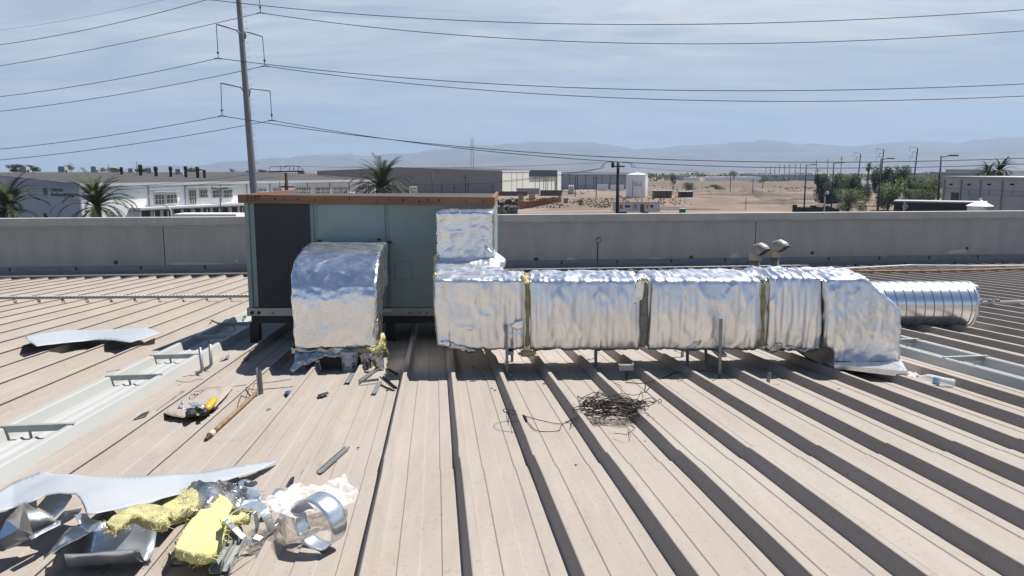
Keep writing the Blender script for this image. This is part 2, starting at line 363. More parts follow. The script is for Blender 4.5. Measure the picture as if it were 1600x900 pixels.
road('dirt_road', [G(700, 308), G(800, 307.5), G(900, 307.2), G(1000, 307), G(1090, 309)], 9, 'road')
road('service_road', [G(870, 299), G(930, 296), G(990, 293)], 22, 'road', .008)
road('dirt_track', [G(1090, 302), G(1180, 301.2), G(1290, 301.5)], 12, 'road', .012)
road('site_road', [G(760, 334), G(850, 331), G(960, 329), G(1060, 330), G(1200, 331), G(1300, 333)], 7, 'road', .016)
road('parking_lot', [(-90, 60), (-60, 95), (-10, 110), (10, 112)], 60, 'asphalt', .004)

M['scrubland'] = mat('scrubland', (.14, .105, .08), .95, 0, var=.3, vscale=.06, col2=(.27, .21, .16), detail=10)
road('scrub_field', [(60, 520), (160, 500), (260, 490), (330, 500)], 300, 'scrubland', .003)
road('scrub_field', [G(1120, 300), G(1180, 297), G(1260, 297)], 60, 'scrubland', .0035)
road('scrub_field', [G(800, 321), G(880, 320), G(960, 320.5)], 26, 'scrubland', .0035)
ridge = [(330, 262), (400, 250), (430, 247), (470, 246), (500, 243.5), (545, 241), (575, 244), (620, 241.5), (650, 239), (680, 233), (700, 233), (735, 226), (770, 228), (800, 225), (835, 222.5), (860, 221), (905, 222), (950, 226), (985, 232.5), (1030, 233.5), (1060, 228), (1085, 225), (1125, 225), (1160, 222.5), (1190, 219.5), (1215, 219), (1240, 225.5), (1280, 225), (1325, 229), (1370, 224.5), (1420, 222), (1450, 220.5), (1490, 225), (1530, 218), (1560, 215), (1600, 212), (1700, 205), (1850, 210), (2000, 200)]
def interp(t, x):
    for (a, ya), (b, yb) in zip(t, t[1:]):
        if a <= x <= b: return ya+(yb-ya)*(x-a)/(b-a)
    return t[0][1] if x < t[0][0] else t[-1][1]
def hills(name, Y, prof, x0, x1, seed, depth, amp):
    mb = MB(); nx, ny = 240, 26; vs = []
    for j in range(ny+1):
        s = j/ny
        for i in range(nx+1):
            px = x0+(x1-x0)*i/nx; P = at(px, interp(prof, px), Y); top = P.z
            y = Y-depth*(1-s); x = P.x
            r = noise.fractal(Vector((x*.0016, y*.0016, seed)), 1, 2, 6); rg = 1-abs(noise.fractal(Vector((x*.0011+5, y*.0006, seed+3)), 1, 2, 5))
            h = top*(s**.9)*(1-(1-s)*.55*(1-rg))+amp*r*(1-abs(2*s-1)*.7)*1.0
            if j == ny: h = top+amp*.30*noise.fractal(Vector((x*.005, 0, seed)), .8, 2.1, 6)
            if j == 0: h = -5
            vs.append(Vector((x, y, max(h, -5) if j else -5)))
    vs += [Vector((at(x0+(x1-x0)*i/nx, 260, Y).x, Y+900, -5)) for i in range(nx+1)]
    mb.add(vs, [(j*(nx+1)+i, j*(nx+1)+i+1, (j+1)*(nx+1)+i+1, (j+1)*(nx+1)+i) for j in range(ny+1) for i in range(nx)])
    return struct(mb.build(name, 'hill', smooth=True))
hills('far_mountains', 8300, ridge, 300, 2050, 1.3, 2200, 60)
near = [(330, 270), (420, 262), (520, 255), (600, 252), (700, 247), (760, 240), (830, 236), (900, 244), (980, 252), (1080, 246), (1180, 240), (1260, 243), (1340, 247), (1430, 239), (1520, 236), (1600, 230), (1750, 226), (2000, 232)]
hills('near_mountains', 6300, near, 300, 2050, 7.7, 1500, 45)
MAXU = 28.9
# ============================================================ OUR ROOF
PITCHR = .569; V0 = .158; RH = .10
prof = [(-.058, 0), (-.020, RH*.97), (-.014, RH), (.025, RH), (.025, RH-.004), (.007, RH-.006), (.052, 0), (.150, 0), (.158, .007), (.272, .007), (.280, 0), (.395, 0), (.403, .007), (.490, .007), (.498, 0)]
# prof offsets are measured from the rib centre, one bay = .569; rib i has its top left corner at V0 + i*PITCHR
def wall_y(x): return 27.8+.137*(x+9.2)
def uend(v):      # where the roof sheet stops in front of the parapet
    x0, y0 = UY*v, -UX*v
    return (27.8+.137*(x0+9.2)-y0)/(UY-.137*UX)-.42
def roofmesh(i0, i1, us, lift=0, prof=prof, trim=True, wob=1):
    mb = MB(); cols = []
    for i in range(i0, i1):
        for (dv, h) in prof: cols.append((V0+.014+i*PITCHR+dv, h))
    cols.append((V0+.014+i1*PITCHR+prof[0][0], 0))
    n = len(cols); vs = []
    for u in us:
        for v, h in cols:
            uu = min(u, uend(v)) if trim else u
            w = wob*(.006*nz((v*.9, uu*.35, 2))+.0035*nz((v*2.3, uu*1.1, 9)))
            dvv = wob*(.006*nz((round((v-V0)/PITCHR)*3.1, uu*.35, 5)))*(1 if h > .05 else .3)
            kink = (.006 if trim and uu <= ULAP else 0); k2 = math.exp(-((uu-ULAP-.12)/.16)**2)*.007 if h > .05 else 0
            vs.append(uvz(uu, v+dvv+kink*.8-k2, h+lift+w+kink))
    mb.add(vs, [(j*n+k, j*n+k+1, (j+1)*n+k+1, (j+1)*n+k) for j in range(len(us)-1) for k in range(n-1)])
    return mb
us = []
u = -22
while u < 33: us.append(u); u += .45 if 0 < u < 14 else .9
ULAP = 5.85; us = sorted(us+[RIDGE, RIDGE+.01, ULAP, ULAP+.006, ULAP+.25])
us += [34, 40]
rb = roofmesh(-62, 66, us)
rf = rb.build('metal_roof', 'roof', smooth=False); struct(rf)
# lap kinks: slightly lift sheet ends
# ============================================================ PARAPET
wd = Vector((1, .137, 0)).normalized(); wn = Vector((wd.y, -wd.x, 0))     # wn points back to the camera
def WP(s, off=0, z=0): return Vector((-9.2, 27.8, 0))+wd*s+wn*off+Vector((0, 0, z))
ZT = at(385, 338.5, 27.8).z
par = thing('parapet_wall', WP(0, 0, 5), 'long grey plastered parapet wall closing the roof at the back', 'wall')
S0, S1 = -34, 62
def wbox(s0, s1, o0, o1, z0, z1): 
    mb = MB(); return mb.prism([(s0, o0), (s1, o0), (s1, o1), (s0, o1)], lambda s, o: WP(s, o, z0), lambda s, o: WP(s, o, z1))
def wadd(mb, s0, s1, o0, o1, z0, z1): return mb.prism([(s0, o0), (s1, o0), (s1, o1), (s0, o1)], lambda s, o: WP(s, o, z0), lambda s, o: WP(s, o, z1))
wbox(S0, S1, 0, -.28, 0, ZT-.30).build('wall_face', 'conc', par)
o_ = wbox(S0, S1, .035, -.31, ZT-.30, ZT).build('wall_cap', 'conc_cap', par); bevel(o_, .012, 2)
wbox(S0, S1, .06, .035, ZT-.325, ZT-.297).build('drip_edge', 'rail', par)
jm = MB()
for s in (-22.2, -2.8, 18.6, 41): wadd(jm, s, s+.03, .002, -.02, 4.5, ZT-.33)
jm.build('wall_joint', 'seam', par)
def spx(px, py):   # pixel -> (s, z) on the wall face
    d = ray(px, py); n = wn; P0 = WP(0); t = (P0-Vector((0, 0, CZ))).dot(Vector((n.x, n.y, 0)))/(d.x*n.x+d.y*n.y)
    Q = Vector((0, 0, CZ))+d*t; return (Q-P0).dot(wd), Q.z
def patch(poly, m='patch', nm='plaster_patch', th=.006):
    q = [spx(*p) for p in poly]; mb = MB(); mb.prism(q, lambda s, z: WP(s, .0, z), lambda s, z: WP(s, th, z)); return recalc(mb.build(nm, m, par))
def wob_poly(pts, k=6, a=.8):
    out = []
    for (x0, y0), (x1, y1) in zip(pts, pts[1:]+pts[:1]):
        for i in range(k):
            t = i/k; out.append((x0+(x1-x0)*t+a*nz((x0+i, y0, 3)), y0+(y1-y0)*t+a*.5*nz((y0, x1+i, 8))))
    return out
patch(wob_poly([(265, 411), (285, 409.5), (355, 411.5), (352, 415), (285, 416), (268, 415)]))
patch(wob_poly([(886, 403), (893, 401.5), (903, 406.5), (884, 406.5)], 4, .5)); patch(wob_poly([(1012, 403), (1033, 401.5), (1033, 406), (1011, 406)], 4, .5))
patch(wob_poly([(1142, 396), (1154, 395), (1156, 405.5), (1138, 405.5)], 4, .4)); patch(wob_poly([(1482, 392), (1508, 389.5), (1511, 394.5), (1481, 396.5)], 4, .5))
patch(wob_poly([(50, 418), (88, 417.6), (88, 419), (50, 419.2)], 3, .3)); patch(wob_poly([(1372, 400), (1386, 399), (1386, 401), (1371, 402)], 3, .3))
patch(wob_poly([(367, 407), (369, 405.5), (373, 407), (372, 410), (368, 410)], 2, .3)); patch(wob_poly([(1255, 403), (1264, 402), (1264, 404), (1255, 405)], 2, .3))
for q in ((181, 410, 3.5), (838, 406, 4), (1269, 395, 3), (1511, 388, 2.5), (1080, 402, 3), (131, 372, 1.6)):
    patch([(q[0]+q[2]*math.cos(a*.7)*(1+.2*nz((a, q[0], 0))), q[1]+q[2]*math.sin(a*.7)) for a in range(9)], 'bgrey' if q[2] < 2 else 'seam', 'wall_stain', .003)
sc = MB()      # chalk scribbles
def chalk(pts): sc.tube([WP(*(lambda q: (q[0], .004, q[1]))(spx(*p))) for p in pts], .007, 4)
chalk([(965, 382), (970, 379), (973, 376)]); chalk([(969, 377), (975, 378), (974, 383)]); chalk([(973, 384), (971, 380)])
for a in (1086, 1089, 1091.5, 1094): chalk([(a, 396), (a, 401)])
chalk([(1087, 398), (1093, 397.5)]); chalk([(1101, 393), (1103, 396), (1102, 402)])
chalk([(1171, 355), (1176, 358)]); chalk([(98, 374), (106, 373)]); chalk([(1530, 350), (1537, 349), (1536, 352)])
sc.build('chalk_mark', 'patch', par)
cs = MB()
for a, b in ((990, 345.5), (868, 342), (1058, 341)): pass
for px in (868, 906, 982, 1010, 1044, 1121, 240, 338, 38, 1180):   # small plaster spots on the cap
    s, z = spx(px, 345 if px < 1100 else 340); cs.prism([(s+.05*math.cos(a), z+.035*math.sin(a)*(1+.4*nz((a, px, 0)))) for a in range(6)], lambda s, z: WP(s, .034, z), lambda s, z: WP(s, .039, z))
recalc(cs.build('plaster_spot', 'patch', par))
# flashing at the foot of the wall and the gutter
fl = thing('wall_flashing', WP(0, .1, 5), 'dark blue-grey metal flashing strip along the foot of the parapet', 'flashing')
ft = spx(385, 417)[1]; 
def fz(s): P = WP(s, .1); return rz(P.x, P.y)
mb = MB(); mb2 = MB(); mb3 = MB()
NS = 48
for i in range(NS):
    s0 = S0+(S1-S0)*i/NS; s1 = S0+(S1-S0)*(i+1)/NS
    for (m_, o0, o1, a, b) in ((mb, .0, .03, -.14, .42), (mb2, .03, .055, -.14, .20), (mb3, .055, .16, -.16, -.10)):
        m_.prism([(s0, o0), (s1, o0), (s1, o1), (s0, o1)], lambda s, o: WP(s, o, fz(s)+a), lambda s, o: WP(s, o, fz(s)+b))
mb.build('upper_strip', 'flash', fl); mb2.build('lower_strip', 'flash', fl); mb3.build('gutter_floor', 'steel_dark', fl)
pg = MB()
s = S0+1
while s < S1:
    pg.prism([(s, .03), (s+.05, .03), (s+.05, .045), (s, .045)], lambda a, o: WP(a, o, fz(a)+.28), lambda a, o: WP(a, o, fz(a)+.40))
    s += 2.1
    pg.prism([(s-1, .055), (s-.95, .055), (s-.95, .07), (s-1, .07)], lambda a, o: WP(a, o, fz(a)+.02), lambda a, o: WP(a, o, fz(a)+.16))
pg.build('clip', 'dark', fl)
# wall lamp/conduit
s, z = spx(935, 375); w = thing('wall_light', WP(s, 0, z), 'small round junction light with a thin conduit down the grey parapet', 'wall light')
MB().lathe(WP(s, 0, z), [(.10, 0), (.10, .04), (.06, .08)], 14, wn.to_track_quat('Z', 'Y').to_matrix()).build('fitting', 'galv_dull', w)
MB().tube([WP(s-.03, .02, z-.05), WP(s-.03, .02, spx(935, 415)[1])], .018, 6).build('conduit', 'steel_dark', w)
# pipes at the roof edge
def roofline(name, pts, r, m, lab, cat, n=6, wav=0):
    q = []
    for (a, b) in zip(pts, pts[1:]):
        for i in range(10): q.append(onroof(a[0]+(b[0]-a[0])*i/10, a[1]+(b[1]-a[1])*i/10, RH+r))
    q.append(onroof(*pts[-1], RH+r)); mb = MB().tube(q, r, n); ob = mb.build(name, m, smooth=True); return tag(ob, lab, cat)
q = []
for i in range(80):
    v = -24+20*i/79*1.9; x, y, _ = uvz(uend(v)-.08, v); q.append(Vector((x, y, rz(x, y)+RH+.03)))
tag(MB().tube(q, .03, 6).build('roof_edge_conduit', 'rail', smooth=True), 'pale conduit lying across the rib ends at the roof edge below the parapet', 'conduit')
roofline('white_conduit', [(1230, 422), (1300, 420.5), (1420, 414.5), (1520, 415.5), (1600, 415), (1800, 411)], .035, 'white', 'thin white pipe running along the foot of the parapet at right', 'pipe')
roofline('copper_pipe', [(1330, 424), (1450, 423.5), (1520, 422), (1600, 419.5), (1800, 414)], .04, 'rust', 'rusty brown pipe on small feet below the white pipe at right', 'pipe')
# serrated strut crossing the roof behind the unit
st = thing('cable_tray', onroof(200, 467, RH), 'narrow perforated metal tray crossing the roof ribs from far left to the unit', 'cable tray')
A = onroof(-200, 468.5, RH); B = onroof(540, 463.5, RH); d = (B-A)
mb = MB(); mt = MB()
mb.bar(A+Vector((0, 0, .02)), B+Vector((0, 0, .02)), .02, .055)
mb.bar(A+Vector((0, .11, .02)), B+Vector((0, .11, .02)), .02, .055); n = int(d.length/.09)
for i in range(n): P = A+d*(i/n); mt.box(P+Vector((.0, .055, .05)), (.04, .12, .012))
mb.build('side_rail', 'galv_dull', st); mt.build('rungs', 'patch', st)
st2 = thing('strut_channel', onroof(1600, 473, RH), 'white strut channel with clamps across the shaded ribs right of the round duct', 'strut channel')
A2 = onroof(1530, 474.5, RH); B2 = onroof(1800, 472.5, RH)
MB().bar(A2+Vector((0, 0, .03)), B2+Vector((0, 0, .03)), .05, .05).build('channel', 'white', st2)
cl = MB()
for t in (.0, .06, .1): P = A2+(B2-A2)*t; cl.box(P+Vector((0, 0, .07)), (.07, .12, .05)); cl.tube([P, P+Vector((0, 0, .16))], .012, 6)
cl.build('clamp', 'galv_dull', st2)

# ============================================================ SKYLIGHT PANELS
sprof = [(-.075, -.01), (-.032, RH+.002), (-.018, RH+.014), (.018, RH+.014), (.032, RH+.002), (.066, .004), (.13, .004), (.16, .022), (.19, .004), (.25, .004), (.28, .022), (.31, .004), (.38, .004), (.41, .022), (.44, .004), (.503, .004)]
def skylight(i, u0, u1, lab, bars):
    t = thing('skylight_panel', uvz((u0+u1)/2, V0+.28+i*PITCHR), lab, 'skylight panel', 'white fibreglass panels in the roof')
    us2 = [u0+(u1-u0)*k/40 for k in range(41)]
    mb = MB(); cols = [(V0+.014+i*PITCHR+a, h) for a, h in sprof]+[(V0+.014+(i+1)*PITCHR+a, h) for a, h in sprof[:6]]
    cols[-1] = (cols[-1][0]+.01, -.006)
    n = len(cols)
    vs = [uvz(u, v, h+.006+.006*nz((v*.9, u*.35, 2))) for u in us2 for v, h in cols]
    mb.add(vs, [(j*n+k, j*n+k+1, (j+1)*n+k+1, (j+1)*n+k) for j in range(40) for k in range(n-1)])
    mb.build('panel', 'frp', t)
    for u in bars:
        b = MB(); h = RH+.03
        va, vb = V0-.01+i*PITCHR, V0+.045+(i+1)*PITCHR
        dirv = (uvz(u, vb)-uvz(u, va)).normalized()
        # bars lie square to the view of the duct, not to the ribs
        pa, pb = uvz(u, va, h), uvz(u+.03, vb, h)
        b.bar(pa, pb, .045, .006); b.bar(pa+Vector((0, -.02, -.028)), pb+Vector((0, -.02, -.028)), .006, .055)
        b.build('crossbar', 'brace', t)
        k = MB()
        for s_ in (.04, .42, .82):
            P = pa.lerp(pb, s_); k.bar(P+Vector((0, -.02, -.05)), P+Vector((.015, -.03, -RH-.015)), .018, .018); k.bar(P+Vector((.015, -.03, -RH-.012)), P+Vector((.07, -.04, -RH-.012)), .02, .01)
        k.build('foot', 'brace', t)
def ubar(px, py): P = onroof(px, py, RH+.03); return UX*P.x+UY*P.y
skylight(-7, -8, 17.5, 'long white corrugated skylight panel left of the unit, with cross braces', [ubar(64, 664), ubar(211, 586), ubar(272, 554), ubar(343, 524), ubar(370, 504)])
skylight(11, -8, 14.5, 'long white skylight panel right of the duct end, with cross braces', [ubar(1505, 557), ubar(1415, 530), ubar(1700, 630)])

# ============================================================ HVAC UNIT
YU = 12.36
def U(px, py, Y=YU): return at(px, py, Y)
zt, zb = U(390, 316).z, U(390, 493).z; zr = U(390, 480.5).z
xl, xr = U(382, 316).x, U(771.5, 318).x
DU = 3.1
un = thing('rooftop_hvac_unit', (xl, YU, zb), 'large grey-green rooftop air conditioning cabinet with a wooden board round its top', 'air conditioner')
o_ = MB().box2((xl, YU, zr), (xr, YU+DU, zt)).build('cabinet', 'unit', un); bevel(o_, .01)
def panel(name, p0, p1, m, y=.012, bv=.006, th=None):
    a, b = U(*p0), U(*p1); o = MB().box2((a.x, YU-y, a.z), (b.x, YU-(y-.01 if th is None else y-th), b.z)).build(name, m, un)
    if bv: bevel(o, bv)
    return o
panel('corner_post', (382, 316), (396.5, 481), 'unit_post', .03, .006, .04)
panel('corner_post', (489.5, 317), (494.5, 481), 'unit_post', .03, .004, .04)
# coil: recessed dark fins
cm = MB(); a, b = U(397, 318), U(489.5, 480)
o_ = MB().box2((a.x, YU-.014, a.z), (b.x, YU-.004, b.z)).build('coil_guard', mat('coil', (.055, .068, .085), .7, .2, var=.12, vscale=3), un)
fm = MB(); z = b.z+.02
while z < a.z: fm.box2((a.x, YU-.018, z), (b.x, YU-.014, z+.008)); z += .028
fm.build('coil_fins', 'steel_dark', o_).location = (0, 0, 0)
o_.children[0].location = Vector((0, 0, 0))
pd1 = panel('access_door', (496, 319), (605, 480), 'unit', .022, .006, .022); pd2 = panel('access_door', (607.5, 319), (769, 480), 'unit', .024, .006, .024)
# hatch outline and latches
hb = MB(); h0, h1 = U(617, 408.5), U(645, 437)
for a_, b_ in (((h0.x, h0.z), (h1.x, h0.z)), ((h1.x, h0.z), (h1.x, h1.z)), ((h1.x, h1.z), (h0.x, h1.z)), ((h0.x, h1.z), (h0.x, h0.z))):
    hb.bar((a_[0], YU-.026, a_[1]), (b_[0], YU-.026, b_[1]), .010, .012)
hb.build('inspection_hatch', 'flash', un)
lt = MB()
for p in ((610, 378), (593, 374), (500, 376)):
    q = U(*p); lt.box((q.x, YU-.035, q.z), (.05, .03, .03))
lt.build('latch', 'dark', un)
hb = MB(); q0, q1 = U(578, 373), U(604, 376); hb.box2((q0.x, YU-.04, q0.z), (q1.x, YU-.024, q1.z)); hb.build('handle', 'unit_post', un)
o_ = MB().box2((xl-.03, YU-.05, zb), (xr+.02, YU-.012, zr)).build('base_rail', 'rail', un); bevel(o_, .006)
MB().box2((xl-.03, YU-.012, zb), (xr+.02, YU+DU+.03, zr-.002)).build('base_pan', 'steel_dark', un)
hm = MB()
for px in (393.7, 404.5, 667): 
    q = at(px, 488.7, YU-.055); hm.lathe((q.x, YU-.052, q.z), [(.028 if px < 500 else .012, 0), (.028 if px < 500 else .012, .012)], 16, Matrix.Rotation(R(90), 3, 'X'))
hm.build('lifting_hole', 'dark', un)
sm_ = MB()
for px in (426, 485, 640, 655): q = at(px, 489, YU-.055); sm_.box((q.x, YU-.054, q.z), (.02, .008, .02))
sm_.build('rivet', 'seam', un)
zl = U(400, 505).z
MB().box2((xl+.02, YU+.0, zl), (xr, YU+.12, zb)).box2((xl+.02, YU+DU-.15, zl), (xr, YU+DU, zb)).build('support_beam', 'steel_dark', un)
for (lx, ly) in ((U(400, 520).x, YU+.06), (U(400, 520).x, YU+DU-.1), (-1.9, YU+.08), (xr-.2, YU+.06), (xr-.2, YU+DU-.1)):
    MB().box2((lx-.09, ly-.07, rz(lx, ly)-.01), (lx+.05, ly+.07, zl)).build('leg', 'steel_dark', un)
# wooden board, slightly warped, running round the top
wb = MB(); NP = 24; zt0 = [at(372+(773-372)*i/NP, 304+4.2*(i/NP)+.4*nz((i*.5, 0, 0)), YU-.06).z for i in range(NP+1)]
xs_ = [at(372+(773-372)*i/NP, 306, YU-.06).x for i in range(NP+1)]
vs = []
for i in range(NP+1):
    zbm = zt0[i]-.128
    vs += [(xs_[i], YU-.08, zbm), (xs_[i], YU-.08, zt0[i]), (xs_[i], YU-.035, zt0[i]), (xs_[i], YU-.035, zbm)]
wb.add(vs, [(4*i+k, 4*i+(k+1) % 4, 4*i+4+(k+1) % 4, 4*i+4+k) for i in range(NP) for k in range(4)]+[(0, 1, 2, 3), (4*NP+3, 4*NP+2, 4*NP+1, 4*NP)])
recalc(wb.build('wood_board', 'wood', un))
wbo = un.children[-1]
for x_, z_ in ((xs_[0], zt0[0]), (xs_[-1], zt0[-1])):
    MB().box2((x_-(0 if x_ < -1 else .045), YU-.034, z_-.13), (x_+(.045 if x_ < -1 else 0), YU+DU+.06, z_)).build('wood_board', 'wood', un)
MB().box2((xs_[0]+.046, YU-.034, zt0[-1]-.06), (xs_[-1]-.046, YU+DU+.05, zt0[-1]-.03)).build('top_cover', 'broof', un)
kn = MB()
for px, py in ((443, 312), (466, 311.5), (492, 313), (508, 312), (590, 312), (589, 317.5), (546, 311), (607, 311), (630, 313), (668, 312), (655, 315), (686, 313), (720, 313), (728, 314), (755, 315), (430, 311)):
    q = at(px, py, YU-.0805); w_ = .012+.02*random.random(); kn.box((q.x, YU-.0815, q.z), (w_, .002, .03+.03*random.random()))
kn.build('nail_stain', 'steel_dark', un)
text_mesh('spray_mark', '2197', .12, 'steel_dark', un, at(384, 314.5, YU-.083), (R(90), 0, 0), .001, .95)
MB().box2((U(600, 484).x, YU-.056, U(600, 486.5).z), (U(613, 484).x, YU-.051, U(600, 482.2).z)).build('label_sticker', 'white', un)

# ============================================================ FOIL WRAPPED DUCTS
def foil(name, mbs, parent, m='foil', vox=.022, sm=6, amp=.012, freq=(3, 3, 3), fine=.004, seed=0, fold=None, bulge=0):
    mb = MB()
    for b in mbs: mb.add(b.v, b.f)
    ob = mb.build(name, m); recalc(ob)
    r = ob.modifiers.new('r', 'REMESH'); r.mode = 'VOXEL'; r.voxel_size = vox; r.adaptivity = 0
    s = ob.modifiers.new('s', 'SMOOTH'); s.iterations = sm; s.factor = .5
    dg = bpy.context.evaluated_depsgraph_get(); me = bpy.data.meshes.new_from_object(ob.evaluated_get(dg))
    ob.modifiers.clear(); old = ob.data; ob.data = me; bpy.data.meshes.remove(old)
    if not me.materials: me.materials.append(M[m])
    nrm = [v.normal.copy() for v in me.vertices]
    for v, n in zip(me.vertices, nrm):
        p = v.co
        q = Vector((p.x*freq[0], p.y*freq[1], p.z*freq[2]))+Vector((seed, seed*2.1, 0))
        dsp = amp*noise.noise(q)+amp*.45*noise.noise(q*2.3)
        rdg = 1-abs(noise.noise(q*1.2+Vector((7, 3, seed))))*2
        dsp += amp*.8*max(0, rdg-.65)*2
        dsp += fine*noise.noise(q*5+Vector((0, 0, 4)))+fine*.35*(1-2*abs(noise.noise(q*2.3+Vector((2, 9, 4)))))
        if fold: dsp += fold(p, n)
        v.co = p+n*dsp
    zs = [v.co.z for v in me.vertices]; z0_, z1_ = min(zs), max(zs); y0_ = min(v.co.y for v in me.vertices)
    if bulge:
        for v, n in zip(me.vertices, nrm):
            t = (v.co.z-z0_)/(z1_-z0_)
            if n.y < -.4: v.co.y -= bulge*math.sin(math.pi*min(1, max(0, t*1.02)))**.8*(-n.y)
            if n.z > .5: v.co.z += bulge*.5*math.sin(math.pi*min(1, max(0, (v.co.y-y0_)/.9)))
    me.polygons.foreach_set('use_smooth', [True]*len(me.polygons)); me.update()
    ob.parent = parent; ob.location = -Vector(parent.location)
    return ob
YD = 9.6; YB = 10.5
zdt = zat(437, YD); zdb = zat(547.5, YD)
X = lambda px, z=None, Y=YD: xat(px, Y, (zdt+zdb)/2 if z is None else z)
duct = thing('insulated_duct', (X(690), YD, zdb), 'long foil-wrapped duct with a riser to the unit and a hooded right end', 'duct')
def seg(px0, px1, z0=zdb, z1=zdt, y0=YD, y1=YB): return MB().box2((X(px0), y0, z0), (X(px1), y1, z1))
vf = (5, 3, 1.6)
def gather(xc, side, w=.45, a=.022):      # vertical pleats that run out from a joint
    def fn(p, n):
        d = abs(p.x-xc)
        return a*math.exp(-d/w)*noise.noise(Vector((p.x*26, p.y*3, p.z*1.3)))-.02*math.exp(-(d/.05)**2)
    return fn
# riser: upper quilted box against the unit, elbow top, lower left box
YR = 11.45; zr1 = zat(331, YR); zr0 = zat(402, YR)-.06
def ptz(px, py, Y): return at(px, py, Y)
ri = MB(); a, b = at(681, 331, YR), at(770, 331, YR)
ri.box2((a.x, YR, zr0), (b.x, YU-.03, zr1))
fr = foil('foil_wrap', [ri], duct, 'foil_quilt', .022, 5, .014, (4, 4, 4), .005, 3)
lo = MB()
poly = [(X(679), YD), (X(822), YD), (X(822), YB), (xat(790, YB, zdt), YB), (b.x+.09, YR-.05), (b.x+.01, YR+.5), (a.x, YR+.5), (a.x-.02, YR-.1)]
lo.prism([p for p in poly], lambda x, y: (x, y, zdb+.0), lambda x, y: (x, y, zdt))
# bottom left corner is cut back on the slant
cutb = MB(); 
neck = MB().prism([(YR-.25, zdt-.1), (YR-.18, zdt+.03), (YR+.02, zr0+.05), (YR+.5, zr0+.05), (YR+.5, zdt-.1)], lambda y, z: (a.x-.01, y, z), lambda y, z: (b.x+.03, y, z))
def fold1(p, n):
    d = gather(X(822), -1)(p, n)
    if p.z < zdb+.1 and p.x < X(760): d -= 0
    return d
wedge = MB().prism([(b.x-.12, zdt-.08), (b.x-.12, zr0+.26), (b.x-.04, zr0+.16), (b.x+.06, zr0+.05), (b.x+.17, zdt+.0), (b.x+.17, zdt-.08)], lambda x, z: (x, YR-.04, z), lambda x, z: (x, YR+.5, z))
flo = foil('foil_wrap', [lo, neck, wedge], duct, 'foil', .019, 8, .016, (3.2, 3.2, 2.6), .005, 1, fold1)
for v in flo.data.vertices:      # lower left corner drawn in and sagging
    t = max(0, (X(745)-v.co.x)/(X(745)-X(680))); 
    if v.co.z < zdb+.35: v.co.z += .05*t*(1-(v.co.z-zdb)/.35)
    if v.co.x < X(700): v.co.x += .05*max(0, (zdb+.45-v.co.z)/.45)**1.4
seg1 = foil('foil_wrap', [seg(826, 1001)], duct, 'foil', .019, 6, .018, vf, .005, 11, bulge=.06, fold= lambda p, n: gather(X(826), 1)(p, n)+gather(X(1001), 1, .25)(p, n))
seg2 = foil('foil_wrap', [seg(1013, 1190, y1=YB+.1)], duct, 'foil', .019, 6, .016, (4, 3, 1.8), .005, 23, bulge=.06, fold= lambda p, n: gather(X(1013), 1)(p, n)+gather(X(1190), 1, .25)(p, n))
seg3 = foil('foil_wrap', [seg(1197, 1282, y1=YB+.15, z1=zdt+.03)], duct, 'foil', .019, 6, .022, (6, 3, 1.4), .006, 37, bulge=.06, fold= lambda p, n: gather(X(1197), 1, .5, .03)(p, n)+gather(X(1282), 1, .4, .03)(p, n))
# end piece with the sloping corner and the drop to its base
ep = MB(); YE = 9.5
def E2(px, py): q = at(px, py, YE); return (q.x, q.z)
pl = [E2(1287, 545), E2(1287, 436), E2(1352, 433), E2(1407, 484), E2(1406, 571), E2(1302, 573), E2(1298, 545)]
ep.prism(pl, lambda x, z: (x, YE, z), lambda x, z: (x, YE+1.1, z))
seg4 = foil('foil_wrap', [ep], duct, 'foil', .019, 6, .015, (4, 3, 2.6), .006, 51, bulge=.06, fold= lambda p, n: gather(E2(1287, 500)[0], 1, .2)(p, n))
# insulation showing in the gaps, small metal duct core
core = MB().box2((X(700), YD+.06, zdb+.06), (X(1300), YB-.06, zdt-.05)).build('duct_core', 'galv', duct)
for px, w, m in ((824, 3.4, 'olive'), (1007, 7.5, 'strip'), (1193.5, 4.4, 'olive'), (1284.5, 3, 'olive')):
    foil('insulation_strip', [MB().box2((X(px-w), YD+.035, zdb+.03), (X(px+w), YB-.03, zdt-.03))], duct, m, .03, 2, .012, (9, 9, 4), .006, px)
